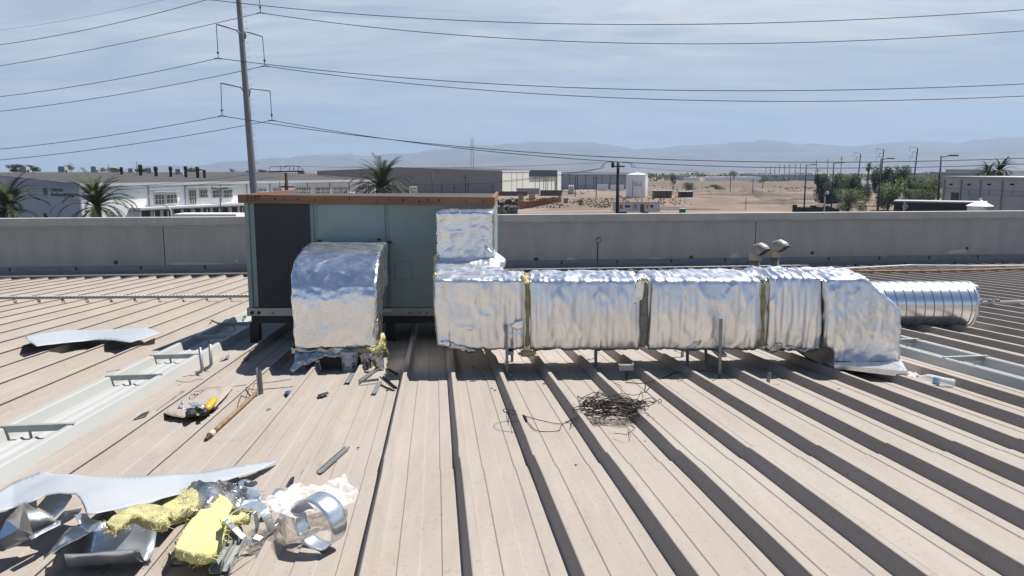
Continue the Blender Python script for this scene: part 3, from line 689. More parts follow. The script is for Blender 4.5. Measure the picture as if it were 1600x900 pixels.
# loose flaps of foil standing at the joints
def px_sheet(name, poly, lift, m, parent=None, cuts=3, th=.003, amp=.0, freq=6, Y=None, seed=0, smooth=True):
    bm = bmesh.new(); vs = [bm.verts.new((p[0], p[1], 0)) for p in poly]; fc = bm.faces.new(vs)
    bmesh.ops.triangulate(bm, faces=[fc])
    for _ in range(cuts):
        L = sorted((e.calc_length() for e in bm.edges)); lim = L[-1]*.55
        bmesh.ops.subdivide_edges(bm, edges=[e for e in bm.edges if e.calc_length() > lim], cuts=1)
        bmesh.ops.triangulate(bm, faces=bm.faces[:])
    out = []
    for v in bm.verts:
        px, py = v.co.x, v.co.y; l = lift(px, py) if callable(lift) else lift
        P = onroof(px, py, l) if Y is None else at(px, py, Y(px, py) if callable(Y) else Y)
        out.append(P)
    for v, P in zip(bm.verts, out):
        v.co = P+Vector((0, 0, amp*nz(P, freq, seed)+amp*.5*nz(P, freq*2.4, seed+3)))
        if amp: v.co.y += amp*.7*nz(P, freq*1.3, seed+9)
    me = bpy.data.meshes.new(name); bmesh.ops.recalc_face_normals(bm, faces=bm.faces[:]); bm.to_mesh(me); bm.free()
    ob = bpy.data.objects.new(name, me); COL.objects.link(ob); me.materials.append(M[m])
    if smooth: me.polygons.foreach_set('use_smooth', [True]*len(me.polygons))
    s_ = ob.modifiers.new('s', 'SOLIDIFY'); s_.thickness = th; s_.offset = 0
    if parent: ob.parent = parent; ob.location = -Vector(parent.location)
    return ob
YF = YD-.03
px_sheet('foil_flap', [(796, 510), (806, 502), (818, 500), (817, 514), (808, 516)], 0, 'foil', duct, 3, .003, .02, 9, lambda x, y: YF-.02*(x-796)/20)
px_sheet('foil_flap', [(984, 477), (992, 452), (999, 434), (1008, 440), (1004, 468)], 0, 'foil', duct, 3, .003, .015, 9, lambda x, y: YF-.02)
px_sheet('foil_flap', [(985, 430), (995, 428), (1008, 428), (1016, 437), (1004, 440), (990, 436)], 0, 'foil', duct, 3, .003, .02, 9, lambda x, y: YD+.2-.02*(y-428))
px_sheet('foil_flap', [(1162, 424), (1178, 424), (1196, 431), (1198, 440), (1183, 434)], 0, 'foil', duct, 3, .003, .03, 9, lambda x, y: YD+.45-.03*(y-424))
px_sheet('foil_flap', [(1262, 424), (1276, 425), (1288, 434), (1284, 439), (1270, 431)], 0, 'foil_dirty', duct, 3, .003, .02, 9, lambda x, y: YD+.4-.03*(y-424))
px_sheet('foil_flap', [(1130, 508), (1146, 514), (1153, 524), (1151, 538), (1141, 528)], 0, 'foil', duct, 3, .003, .02, 10, lambda x, y: YF)
px_sheet('foil_flap', [(1071, 541), (1088, 533), (1100, 527), (1093, 538), (1082, 545)], 0, 'foil_dirty', duct, 3, .003, .02, 10, lambda x, y: YF)
px_sheet('foil_flap', [(1196, 541), (1215, 537), (1240, 541), (1262, 537), (1283, 544), (1260, 549), (1225, 547), (1205, 549)], 0, 'foil_dirty', duct, 3, .003, .03, 12, lambda x, y: YF)
px_sheet('foil_flap', [(690, 532), (720, 538), (745, 548), (738, 552), (700, 545), (689, 541)], 0, 'foil_dirty', duct, 3, .003, .02, 12, lambda x, y: YF+.02)
def fuzz(name, c, r, n, parent, m='yellow', sx=1, seed=0):
    bm = bmesh.new(); bmesh.ops.create_icosphere(bm, subdivisions=4, radius=1)
    for v in bm.verts:
        k = 1+.45*nz(v.co, 1.8, seed)+.25*nz(v.co, 5, seed+2); v.co = Vector((v.co.x*r[0], v.co.y*r[1], v.co.z*r[2]))*k
    me = bpy.data.meshes.new(name); bm.to_mesh(me); bm.free(); ob = bpy.data.objects.new(name, me); COL.objects.link(ob); me.materials.append(M[m])
    ob.location = Vector(c)-(Vector(parent.location) if parent else Vector()); 
    if parent: ob.parent = parent
    me.polygons.foreach_set('use_smooth', [True]*len(me.polygons)); return ob
fuzz('insulation_tuft', at(824, 552, YF), (.10, .04, .04), 0, duct, 'olive', seed=4); fuzz('insulation_tuft', at(817, 435, YF), (.03, .03, .05), 0, duct, 'yellow', seed=6)
fuzz('insulation_tuft', at(1006, 436, YF), (.05, .03, .02), 0, duct, 'yellow', seed=8)
fuzz('insulation_tuft', at(681, 405, YR-.05), (.03, .04, .07), 0, duct, 'yellow', seed=9); fuzz('insulation_tuft', at(680, 433, YD+.3), (.03, .03, .05), 0, duct, 'yellow', seed=12)
fuzz('insulation_tuft', at(850, 428, YB), (.06, .04, .03), 0, duct, 'olive', seed=15)
# base flange under the hooded end
b0 = [at(1303, 572, YE-.02), at(1408, 569, YE-.02)]
zf = zat(573, YE); zf2 = zf-.11
mb = MB().box2((b0[0].x-.01, YE-.03, zf-.03), (b0[1].x+.02, YE+1.15, zf+.05)); bevel(mb.build('collar', 'rawgalv', duct), .004)
TL, TR_, BR_, BL = at(1303.6, 570, 9.35), at(1418, 580, 8.95), at(1418, 590, 8.95), at(1303.6, 575.5, 9.35); fz0 = BL.z
KL, KR = at(1306, 566, YE-.032), at(1409, 564.5, YE-.032)
mb = MB(); bk_ = Vector((0, 1.5, -.04))
mb.add([TL, TR_, KR, KL, BL, BR_, BR_+bk_, BL+bk_, KR+Vector((0, 1.1, 0)), KL+Vector((0, 1.1, 0)), TR_+bk_, TL+bk_], [(0, 1, 2, 3), (0, 4, 5, 1), (1, 5, 6, 10), (0, 11, 7, 4), (10, 6, 7, 11), (4, 7, 6, 5), (1, 10, 8, 2), (3, 9, 11, 0), (10, 11, 9, 8)])
recalc(mb.build('base_flange', 'galv', duct))
kb = MB(); a_, b_ = at(1257, 545, YD+.1), at(1303, 545, YD+.1)
kb.add([(a_.x, YD+.1, zdb+.01), (b_.x, YD+.1, zdb+.01), (b_.x, YD+.1, rz(b_.x, YD)-.0), (a_.x, YD+.1, zdb-.08), (a_.x, YD+.9, zdb+.01), (b_.x, YD+.9, zdb+.01), (b_.x, YD+.9, rz(b_.x, YD)-.05), (a_.x, YD+.9, zdb-.08)],
       [(0, 1, 2, 3), (4, 5, 6, 7), (0, 3, 7, 4), (1, 2, 6, 5), (0, 1, 5, 4), (3, 2, 6, 7)])
recalc(kb.build('curb_side', mat('paper_backing', (.42, .36, .29), .85, 0, var=.2, vscale=5, bump=.6, bscale=8), duct))
sm_ = MB()
for px, py in ((1324, 548), (1339, 548.5), (1345, 547), (1350, 547.5), (1354, 549), (1375, 550)): q = at(px, py, YE-.012); sm_.box(q, (.018, .02, .018))
sm_.build('screw', 'dark', duct)
# short curb under
MB().box2((b0[0].x+.05, YE, fz0-.4), (b0[1].x-.05, YE+1.05, fz0-.05)).build('curb', 'steel_dark', duct)

# ---- second duct: elbow standing in front of the unit
YX = 9.93
elb = thing('insulated_elbow_duct', (xat(525, YX, 7), YX, rz(-2.5, YX)), 'foil-wrapped elbow duct dropping from the unit into the roof, yellow insulation at its foot', 'duct')
z2 = zat(546, YX)
pf = [(YU-.03, zat(378, YU)), (11.6, zat(380.5, 11.6)), (10.9, zat(391, 10.9)), (10.45, zat(404, 10.45)), (10.12, zat(424, 10.12)), (YX+.02, zat(449, YX)), (YX, zat(470, YX)), (YX, z2), (10.9, z2), (10.9, z2+.5), (YU-.03, z2+.55)]
def ex(px, y): return px
mb = MB(); n = len(pf); vs = []
for side in (0, 1):
    for (y, z) in pf:
        t = (y-YX)/(YU-YX); 
        pxl = 457+(486-457)*t; pxr = 594+(607-594)*t
        vs.append((xat(pxl if side == 0 else pxr, y, z), y, z))
xl0, xr0 = xat(457, YX, z2), xat(591, YX, z2)
vs = []
for side in (0, 1):
    for (y, z) in pf:
        t = (y-YX)/(YU-YX); x = (xl0-.28*t) if side == 0 else (xr0-.22*t); 
        if z < z2+.3: x += (.03 if side == 0 else -.02)
        vs.append((x, y, z))
mb.add(vs, [tuple(range(n))[::-1], tuple(range(n, 2*n))]+[(i, (i+1) % n, n+(i+1) % n, n+i) for i in range(n)])
zc_ = zat(452, YX)
def fold2(p, n):
    d = -.008*math.exp(-((p.z-zc_)/.05)**2)*(1 if p.y < YX+.4 else 0)
    e = min(abs(p.x-(xl0-.05)), abs(p.x-(xr0-.05)))
    return d+.016*math.exp(-e/.1)*noise.noise(Vector((p.x*4, p.y*9, p.z*9)))
foil('foil_wrap', [mb], elb, 'foil_quilt', .023, 8, .012, (2.6, 2.6, 3.2), .004, 70, fold2)
# crumpled skirt below, torn open over the ribs, with dark curb behind
zs0 = z2+.03
YS = YX-.02
px_sheet('foil_skirt', [(455, 541), (480, 546), (520, 547), (560, 546), (596, 541), (600, 556), (585, 554), (555, 556), (520, 553), (490, 556), (456, 552)], 0, 'foil_dirty', elb, 4, .006, .04, 9, lambda x, y: YS)
px_sheet('foil_skirt', [(461, 551), (500, 551), (540, 552), (535, 557), (510, 557), (492, 557), (478, 562), (468, 575), (457, 583), (452, 579), (460, 566)], 0, 'foil_dirty', elb, 4, .006, .03, 10, lambda x, y: YS-.03-.004*(y-550))
px_sheet('foil_skirt', [(488, 556), (498, 556), (499, 566), (502, 577), (494, 579), (492, 566)], 0, 'foil_dirty', elb, 3, .006, .03, 10, lambda x, y: YS-.02)
px_sheet('foil_skirt', [(562, 551), (600, 549), (598, 560), (601, 574), (597, 585), (588, 578), (580, 566), (572, 556)], 0, 'foil_dirty', elb, 4, .006, .05, 10, lambda x, y: YS-.04)
px_sheet('foil_skirt', [(560, 552), (574, 555), (578, 568), (576, 577), (567, 572)], 0, 'foil_dirty', elb, 3, .006, .04, 10, lambda x, y: YS-.0)
foil('insulation_strip', [MB().box2((xl0+.06, YX+.02, z2-.09), (xr0-.06, YX+.9, z2+.02))], elb, 'olive', .03, 2, .02, (9, 9, 9), .01, 5)
fuzz('insulation_tuft', at(588, 548, YX-.06), (.075, .05, .03), 0, elb, 'yellow', seed=21); fuzz('insulation_tuft', at(599, 541, YX-.04), (.025, .03, .05), 0, elb, 'yellow', seed=25)
fuzz('insulation_tuft', at(571, 546, YX-.05), (.10, .04, .025), 0, elb, 'olive', seed=28)
fb = MB()
for i in range(26):
    p = at(596+random.uniform(-12, 5), random.uniform(530, 550), YX-.06); fb.tube([p, p+Vector((random.uniform(0, .06), -.02, random.uniform(-.03, .03))), p+Vector((random.uniform(.01, .09), -.03, random.uniform(-.09, .04)))], .0025, 4)
fb.build('insulation_fibre', 'yellow', elb)
MB().box2((xl0+.12, YX+.14, rz(-2.3, YX)-.1), (xr0-.12, YX+.95, z2-.05)).build('curb', mat('curb_dark', (.16, .14, .125), .8, 0, var=.2, vscale=5), elb)
px_sheet('foil_flap', [(581, 526), (585, 508), (590, 498), (592, 512), (588, 528)], 0, 'foil_dirty', elb, 3, .004, .03, 10, lambda x, y: YX-.02)

# ---- round spiral duct
rs = .385; YSp = 13.5
c0 = at(1350, 475, YSp); c1 = at(1511, 474.5, YSp); zc0 = c1.z
spd = thing('round_spiral_duct', (c1.x, YSp, zc0-rs), 'shiny round spiral-seam duct lying on the ribs behind the hooded duct end', 'duct')
MB().lathe((c0.x, YSp, zc0), [(rs, 0), (rs, c1.x-c0.x)], 64, Matrix.Rotation(R(90), 3, 'Y'), cap=False).build('pipe', 'spiral', spd, smooth=True)
sp = MB(); pts = []; turns = (c1.x-c0.x)/.155; N = int(turns*32)
for i in range(N+1):
    t = i/N; a = 2*math.pi*turns*t; pts.append((c0.x+(c1.x-c0.x)*t, YSp+(rs+.001)*math.cos(a), zc0+(rs+.001)*math.sin(a)))
sp.tube(pts, .008, 5).build('spiral_seam', 'galv_dull', spd, smooth=True)
sp = MB()
for k in range(1, 5): 
    pp = [(p[0]+.155*k/5-.155*.5, YSp+(rs)*math.cos(2*math.pi*turns*i/N), zc0+rs*math.sin(2*math.pi*turns*i/N)) for i, p in enumerate(pts)]
    sp.tube(pp, .0022, 4)
sp.build('spiral_ribs', 'spiral', spd, smooth=True)
MB().lathe((c1.x, YSp, zc0), [(rs+.002, -.06), (rs+.014, -.05), (rs+.014, -.03), (rs+.004, -.02), (rs+.004, .0), (rs-.03, .002), (rs-.03, -.15)], 48, Matrix.Rotation(R(90), 3, 'Y'), cap=False).build('end_collar', 'galv', spd, smooth=True)
MB().lathe((c1.x-.1, YSp, zc0), [(rs-.01, 0), (rs-.01, .01)], 48, Matrix.Rotation(R(90), 3, 'Y')).build('end_cap', 'galv_dull', spd)
# supports
def support(px, ytop, ybase, back, lab, w=.035):
    q = onroof(px, ybase, .0); Yq = q.y
    t = thing('duct_support', (q.x, Yq, q.z), lab, 'duct support', 'metal strut supports under the long duct')
    zt_ = zat(ytop, Yq); xt_ = xat(px+(2.5 if px > 1100 else -1.5 if px < 800 else 0), Yq, zt_)
    MB().bar((q.x, Yq, rz(q.x, Yq)), (xt_, Yq, zt_), w, w).build('front_post', 'galv_dull', t)
    yb = Yq+back; MB().bar((q.x+.06, yb, rz(q.x, yb)-.01), (q.x+.06, yb, zdb+.03), w*1.1, w).build('rear_post', 'galv_dull', t)
    MB().box2((q.x-.02, Yq, zdb-.045), (q.x+.08, yb+.05, zdb-.005)).build('cross_member', 'galv_dull', t)
    MB().box((q.x, Yq, rz(q.x, Yq)+.004), (.12, .12, .008)).build('foot_plate', 'galv_dull', t)
support(792.5, 508, 587, .95, 'first duct support from the left, its thin post rising past the foil')
support(931, 547, 575, .65, 'short duct support below the middle of the long duct')
support(1074, 547, 570, .6, 'short thin duct support just left of the tall leaning post')
support(1124, 498, 588, .95, 'tall leaning duct support with a flat head, right half of the duct')
q = onroof(1199, 601, 0)
tag(MB().bar(q, q+Vector((.03, .02, .14)), .03, .03).bar(q, q+Vector((.12, -.05, .01)), .02, .015).build('strut_stub', 'galv_dull'), 'short strut stub standing on a rib right of the tall leaning post', 'strut')

# ---- vent pipes
def vent(px, ytop, Yv, yelb, lab):
    z1 = zat(yelb, Yv); x = xat(px, Yv, z1); r = .10
    t = thing('vent_pipe', (x, Yv, rz(x, Yv)), lab, 'vent pipe', 'gooseneck vent pipes beside the parapet')
    MB().lathe((x, Yv, rz(x, Yv)-.05), [(r*.95, 0), (r*.95, z1-rz(x, Yv)+.06)], 24).build('pipe', 'pvc', t, smooth=True)
    MB().lathe((x, Yv, rz(x, Yv)), [(r*2, -.02), (r*2, .02), (r*1.05, .12)], 24).build('boot', 'galv_dull', t)
    pts = []; rr = []; R0 = .125; dirv = Vector((.62, -.78, 0))
    for i in range(9):
        a = R(148)*i/8; P = Vector((x, Yv, z1))+dirv*(R0-R0*math.cos(a))+Vector((0, 0, R0*math.sin(a)*1.05)); pts.append(P); rr.append(r*1.42 if i % 2 else r*1.34)
    mb = MB().tube([Vector((x, Yv, z1-.12))]+pts, [r*1.25]+rr, 24, cap=False); mb.build('hood', 'ventcap', t, smooth=False)
    d = (pts[-1]-pts[-2]).normalized()
    MB().lathe(pts[-1]-d*.03, [(r*1.3, 0), (r*1.3, .005)], 24, d.to_track_quat('Z', 'Y').to_matrix()).build('opening', 'dark', t)
    sm = MB(); sm.tube([Vector((x+r*.95, Yv-.02, z1-.1)), Vector((x+r*.95, Yv-.02, rz(x, Yv)))], .008, 5); sm.build('drip_strip', 'white', t)
vent(1180, 376, 17.2, 398, 'left and lower of the two gooseneck vent pipes by the parapet')
vent(1210, 370, 17.2, 393, 'right and taller of the two gooseneck vent pipes by the parapet')

# ============================================================ SMALL THINGS ON THE ROOF
# bucket
q = onroof(547.5, 579, 0); bk = thing('paint_bucket', q, 'white plastic bucket with a green band at the foot of the foil elbow', 'bucket')
h = .262; q2 = Vector((q.x, q.y-.02, rz(q.x, q.y-.02)))
MB().lathe(q2, [(.090, 0), (.094, .004), (.108, h-.03), (.108, h)], 32, cap=False).lathe(q2+Vector((0, 0, .003)), [(.088, 0), (.088, .002)], 24).build('tub', 'bucket', bk, smooth=True)
MB().lathe(q2, [(.115, h-.035), (.119, h-.03), (.119, h-.004), (.112, h+.004), (.10, h), (.098, h-.004)], 32).build('lid', 'bucket', bk, smooth=True)
MB().lathe(q2, [(.1035, .165), (.1048, .186)], 32, cap=False).build('green_band', 'green', bk, smooth=True)
lb = MB()
def bpatch(a0, a1, z0, z1, m, nm):
    mb = MB(); k = 8; vs = []
    for i in range(k+1):
        a = R(a0+(a1-a0)*i/k)
        for z in (z0, z1): r = .090+.018*z/.23+.0025; vs.append((q2.x+r*math.cos(a), q2.y+r*math.sin(a), q2.z+z))
    mb.add(vs, [(2*i, 2*i+1, 2*i+3, 2*i+2) for i in range(k)]); mb.build(nm, m, bk)
bpatch(-140, -118, .05, .12, 'greyprint', 'label'); bpatch(-112, -80, .045, .075, 'greyprint', 'label'); bpatch(-112, -80, .085, .15, 'white', 'label'); bpatch(-62, -42, .05, .09, 'dark', 'label'); bpatch(-62, -40, .10, .13, 'greyprint', 'label'); bpatch(-60, -45, .195, .22, 'greyprint', 'label')
hp = [(q2.x+.122*math.cos(R(a)), q2.y+.122*math.sin(R(a))*.4-.06, q2.z+h-.03-.06*math.sin(R(-a))) for a in range(-180, 1, 15)]
MB().tube(hp, .003, 5).build('handle', 'galv', bk)

# wire tangle
def tangle():
    mb = MB(); rnd = random.Random(3)
    c = onroof(958, 648, .03)
    for k in range(30):
        cx, cy = rnd.gauss(0, .05), rnd.gauss(0, .07); a, b = rnd.uniform(.12, .36), rnd.uniform(.08, .30); ph = rnd.uniform(-.5, .3); pts = []
        if k < 12: cx, cy, b, a = rnd.gauss(-.02, .04), rnd.gauss(-.12, .04), rnd.uniform(.05, .14), rnd.uniform(.2, .36)
        zb_ = rnd.uniform(.01, .12); st = rnd.uniform(0, 6.28); ln = rnd.uniform(4.5, 9)
        for i in range(34):
            t = st+ln*i/33; x = cx+a*math.cos(t)*(1+.10*noise.noise(Vector((k, i*.35, 1)))); y = cy+b*math.sin(t)*(1+.25*noise.noise(Vector((k, i*.4, 5))))
            x, y = x*math.cos(ph)-y*math.sin(ph), x*math.sin(ph)+y*math.cos(ph)
            z = abs(zb_+.06*noise.noise(Vector((k*2, i*.3, 9))))+.01
            X_, Y_ = c.x+x, c.y+y; pts.append((X_, Y_, rz(X_, Y_)+z+.05))
        mb.tube(pts, .0036, 4)
    for (pp) in ([(921, 625), (935, 612), (942, 600), (938, 612), (922, 622), (934, 622), (950, 610)], [(960, 598), (970, 603), (972, 618), (980, 632)], [(990, 640), (997, 622), (1002, 611), (1005, 622), (998, 632)], [(975, 630), (1000, 628), (1014, 634), (1012, 640), (1000, 636), (985, 632)], [(960, 677), (980, 679), (992, 670), (985, 664), (992, 668)]):
        mb.tube([onroof(p[0], p[1], .05+.05*((i % 3)/2)) for i, p in enumerate(pp)], .0034, 4)
    o = mb.build('wire_tangle', 'wire'); return tag(o, 'dark tangled heap of thin wire on the ribs in front of the long duct', 'wire')
tangle()
def rwire(name, pts, r, m, lab, cat='wire', lift=.012, group=None):
    q = []; 
    for i in range(len(pts)-1):
        for k in range(6):
            t = k/6; p0, p1, p2, p3 = pts[max(i-1, 0)], pts[i], pts[i+1], pts[min(i+2, len(pts)-1)]
            c = [.5*((2*p1[j])+(-p0[j]+p2[j])*t+(2*p0[j]-5*p1[j]+4*p2[j]-p3[j])*t*t+(-p0[j]+3*p1[j]-3*p2[j]+p3[j])*t**3) for j in (0, 1)]
            P = onroof(c[0], c[1], lift)
            v = UY*P.x-UX*P.y; f = ((v-V0-.014+PITCHR/2) % PITCHR)-PITCHR/2
            if abs(f) < .06: P = onroof(c[0], c[1], lift+RH*(1-max(0, abs(f)-.015)/.045))
            q.append(P)
    q.append(onroof(*pts[-1], lift)); o = MB().tube(q, r, 4).build(name, m); return tag(o, lab, cat, group)
rwire('tie_wire', [(905, 649), (880, 662), (850, 658), (820, 650), (795, 646), (786, 641), (792, 639), (812, 646), (825, 660), (840, 673), (872, 673), (878, 664), (900, 652)], .0035, 'wire', 'thin wire loop leading left from the tangled heap to a small clip')
rwire('thin_wire', [(812, 658), (785, 659), (772, 664), (780, 672), (810, 676)], .0018, 'wire', 'very thin pale wire loop left of the small clip')
q = onroof(815, 651, .05); tag(MB().box(q, (.06, .03, .03)).bar(q+Vector((.03, 0, 0)), q+Vector((.05, -.02, -.06)), .02, .02).bar(q+Vector((-.02, 0, 0)), q+Vector((-.02, -.02, -.06)), .02, .02).build('wire_clip', 'dark'), 'small dark clip joining the loop of tie wire', 'clip')
rwire('grey_cable', [(977, 597), (1000, 599), (1020, 596), (1042, 588), (1060, 581), (1085, 585), (1105, 592)], .006, 'steel_dark', 'grey cable running from the small junction box to the tall leaning post', 'cable')
rwire('thin_cable', [(1100, 594), (1115, 594), (1127, 585), (1110, 580), (1070, 579)], .004, 'steel_dark', 'thin cable looped round the foot of the tall leaning post', 'cable')
# junction box on stem
q = onroof(979, 593, 0); jb = thing('junction_box', q, 'small grey junction box on a short stem beneath the middle of the duct', 'junction box')
MB().tube([q, q+Vector((0, 0, .13))], .014, 8).build('stem', 'steel_dark', jb)
o_ = MB().box(q+Vector((-.01, 0, .15)), (.17, .07, .07)).build('box', 'galv_dull', jb); bevel(o_, .006)
MB().box(q+Vector((-.09, 0, .185)), (.02, .05, .02)).box(q+Vector((.07, 0, .19)), (.02, .05, .02)).build('lug', 'galv', jb)
# bottle
q = onroof(1489, 597, .06); qa = onroof(1433, 592, .05); d = (q-qa); d.z = 0; L = .40; d.normalize(); d.z = -K
bt = thing('water_bottle', qa, 'empty clear plastic water bottle with a blue label lying by the duct base', 'bottle')
mt_ = d.to_track_quat('Z', 'Y').to_matrix(); r_ = .052
base_ = Vector((qa.x, qa.y, rz(qa.x, qa.y)+r_+.03))
MB().lathe(base_, [(.014, 0), (.016, .03), (.018, .035), (.030, .07), (.048, .10), (r_, .13), (r_, .16), (r_-.004, .17), (r_-.004, .24), (r_, .25), (r_-.005, .275), (r_, .30), (r_-.004, .33), (r_, .36), (r_-.006, .385), (.03, .385)], 28, mt_).build('bottle_body', 'pet', bt, smooth=True)
MB().lathe(base_, [(r_-.001, .172), (r_-.001, .238)], 28, mt_, cap=False).build('label', mat('bottle_label', (.28, .50, .80), .4, 0, var=.4, vscale=12, col2=(.75, .83, .92)), bt, smooth=True)
MB().lathe(base_, [(.018, -.012), (.018, .012)], 16, mt_).build('cap', 'white', bt)
px_sheet('plastic_wrap', [(1421, 580), (1430, 583), (1437, 588), (1434, 593), (1427, 591), (1420, 588)], lambda x, y: .06, 'film', None, 3, .002, .04, 12); tag(bpy.data.objects['plastic_wrap'], 'scrap of clear plastic between the duct base and the bottle', 'plastic scrap')

# upright stubs at left
def stub(pts, r, lab, m='galv_dull', nm='conduit_stub', group=None, n=8):
    return tag(MB().tube(pts, r, n).build(nm, m, smooth=True), lab, 'conduit stub', group)
for (bx, by, tx, ty, lab) in ((314, 587, 312, 543, 'left of two bent grey conduit stubs rising beside the white skylight panel'), (326, 580, 328, 538, 'right of two bent grey conduit stubs rising beside the white skylight panel')):
    b_ = onroof(bx, by, .0); Yq = b_.y+.03; t_ = at(tx, ty, Yq+.02); m_ = at((bx+tx)/2+3, (by*.75+ty*.25), Yq)
    stub([b_+Vector((-.06, 0, .02)), b_+Vector((0, .01, .05)), m_, t_], .021, lab)
b_ = onroof(404.5, 617, 0); t_ = at(401, 575, b_.y)
tag(MB().bar(b_, t_, .05, .006).bar(b_+Vector((.022, .02, 0)), t_+Vector((.022, .02, -.03)), .006, .045).build('angle_post', 'galv_dull'), 'single metal angle standing upright at the top of the rusty bar', 'metal angle')
# rusty bar
a_, b_ = onroof(400, 614, .03), onroof(332, 676, .03)
pr = thing('rusty_bar', b_, 'long rusty pipe lying on the ribs left of centre, foam sleeve and dark tip', 'pipe')
MB().tube([a_, a_.lerp(b_, .5)+Vector((.005, 0, 0)), b_], .020, 10).build('pipe', 'rust', pr, smooth=True)
dd = (b_-a_).normalized(); MB().tube([b_-dd*.02, b_+dd*.09], .026, 10).build('sleeve', mat('foam', (.75, .60, .40), .8), pr, smooth=True)
MB().tube([b_+dd*.09, b_+dd*.19-Vector((0, 0, .01))], [.026, .012], 8).build('tip', 'dark', pr)
# drill on a lifted piece of sheet
o_ = px_sheet('loose_roof_sheet', [(243, 642), (262, 628), (284, 611), (345, 603), (366, 604), (350, 622), (338, 634), (322, 648), (300, 650), (285, 653), (262, 648)], lambda x, y: .06 if y > 612 else .03, 'roof', None, 3, .004, .006, 5)
tag(o_, 'loose piece of roof-coloured sheet with ragged edge, the yellow drill on it', 'metal sheet')
o_ = px_sheet('metal_flap', [(208, 656), (222, 646), (234, 642), (228, 651)], lambda x, y: .012, 'steel_dark', None, 2, .003, .0, 5); tag(o_, 'small dark triangular metal flap left of the loose roof sheet', 'metal flap')
q = onroof(330, 636, .09); dr = thing('cordless_drill', q, 'yellow and black cordless drill lying on the loose roof sheet', 'drill')
v1, v2 = onroof(322, 641, .10), onroof(335, 624, .14)
o_ = MB().tube([v1, v1.lerp(v2, .25), v1.lerp(v2, .8), v2], [.03, .036, .036, .028], 12).build('motor_housing', 'toolyellow', dr, smooth=True)
dd = (v2-v1).normalized(); MB().tube([v1, v1-dd*.035, v1-dd*.09], [.026, .022, .008], 10).build('chuck', 'dark', dr)
hnd = v1.lerp(v2, .7); e_ = onroof(333, 640, .07); bevel(MB().bar(hnd, e_, .035, .045).build('handle', 'black_rubber', dr), .006); bevel(MB().box(e_+Vector((0, 0, -.01)), (.10, .07, .05)).build('battery', 'black_rubber', dr), .008)
def rsheet(name, poly, lift, m, lab, cat, cuts=2, amp=.02, th=.003, fr=9, group=None, smooth=True, seed=0):
    o = px_sheet(name, poly, lift, m, None, cuts, th, amp, fr, seed=seed, smooth=smooth); return tag(o, lab, cat, group)
rsheet('metal_offcut', [(294, 631), (304, 629), (322, 632), (318, 637), (300, 635)], .11, 'galv', 'shiny metal offcut beside the drill on the loose sheet', 'metal scrap')
rsheet('glove', [(290, 642), (300, 640), (306, 637), (318, 640), (322, 645), (308, 650), (298, 648), (301, 644)], lambda x, y: .08+.03*math.sin(x*.3), 'steel_dark', 'crumpled dark grey work glove in front of the drill', 'glove', 3, .03, .02)
rsheet('foil_scrap', [(278, 637), (283, 628), (285, 624), (288, 632), (288, 640)], lambda x, y: .06+.004*(640-y), 'foil', 'small upright foil scrap at the left of the drill', 'foil scrap')
rwire('blue_wire', [(305, 612), (330, 608), (370, 603), (395, 600), (430, 596), (455, 592)], .004, 'blue', 'thin blue wire lying across the ribs above the drill')
rwire('black_wire', [(298, 617), (318, 615), (335, 613), (352, 613)], .004, 'wire', 'short dark wire just above the loose sheet')
rwire('black_wire', [(385, 601), (388, 606), (398, 609), (425, 607), (458, 604)], .004, 'wire', 'dark wire passing behind the upright metal angle')
rwire('black_wire', [(372, 611), (377, 618), (387, 621), (402, 619)], .005, 'wire', 'short dark wire curling under the upright metal angle')
rwire('black_wire', [(330, 500), (345, 506), (352, 500), (366, 498), (385, 494)], .012, 'wire', 'dark cable bundle by the left leg of the unit')
rsheet('blue_plastic_bit', [(310, 613), (327, 609), (329, 612), (313, 616)], .03, 'blue', 'blue plastic strip near the start of the blue wire', 'plastic scrap')
rsheet('blue_plastic_bit', [(445, 611), (452, 609), (456, 612), (451, 618), (446, 615)], .04, 'blue', 'blue crumpled plastic piece right of the upright metal angle', 'plastic scrap', 2, .03)
rsheet('blue_plastic_bit', [(379, 556), (384, 555), (389, 560), (383, 562), (378, 560)], .03, 'blue', 'small blue and white scrap in the shade left of the foil elbow', 'plastic scrap', 2, .03)
rsheet('metal_bit', [(496, 617), (512, 612), (514, 615), (498, 621)], .03, 'steel_dark', 'small dark metal channel offcut below the bucket', 'metal scrap', 1, .0)
rsheet('metal_bit', [(344, 562), (352, 558), (358, 553), (359, 558), (352, 561)], .03, 'galv_dull', 'small twisted metal scrap near the left leg of the unit', 'metal scrap', 2, .02)
rwire('debris_twig', [(275, 594), (290, 597), (308, 593), (320, 592)], .004, 'rail', 'thin pale twig-like scrap at the foot of the conduit stubs', 'scrap')
rwire('debris_twig', [(166, 581), (180, 579), (188, 577)], .006, 'rail', 'thin scrap lying beside the skylight panel', 'scrap')
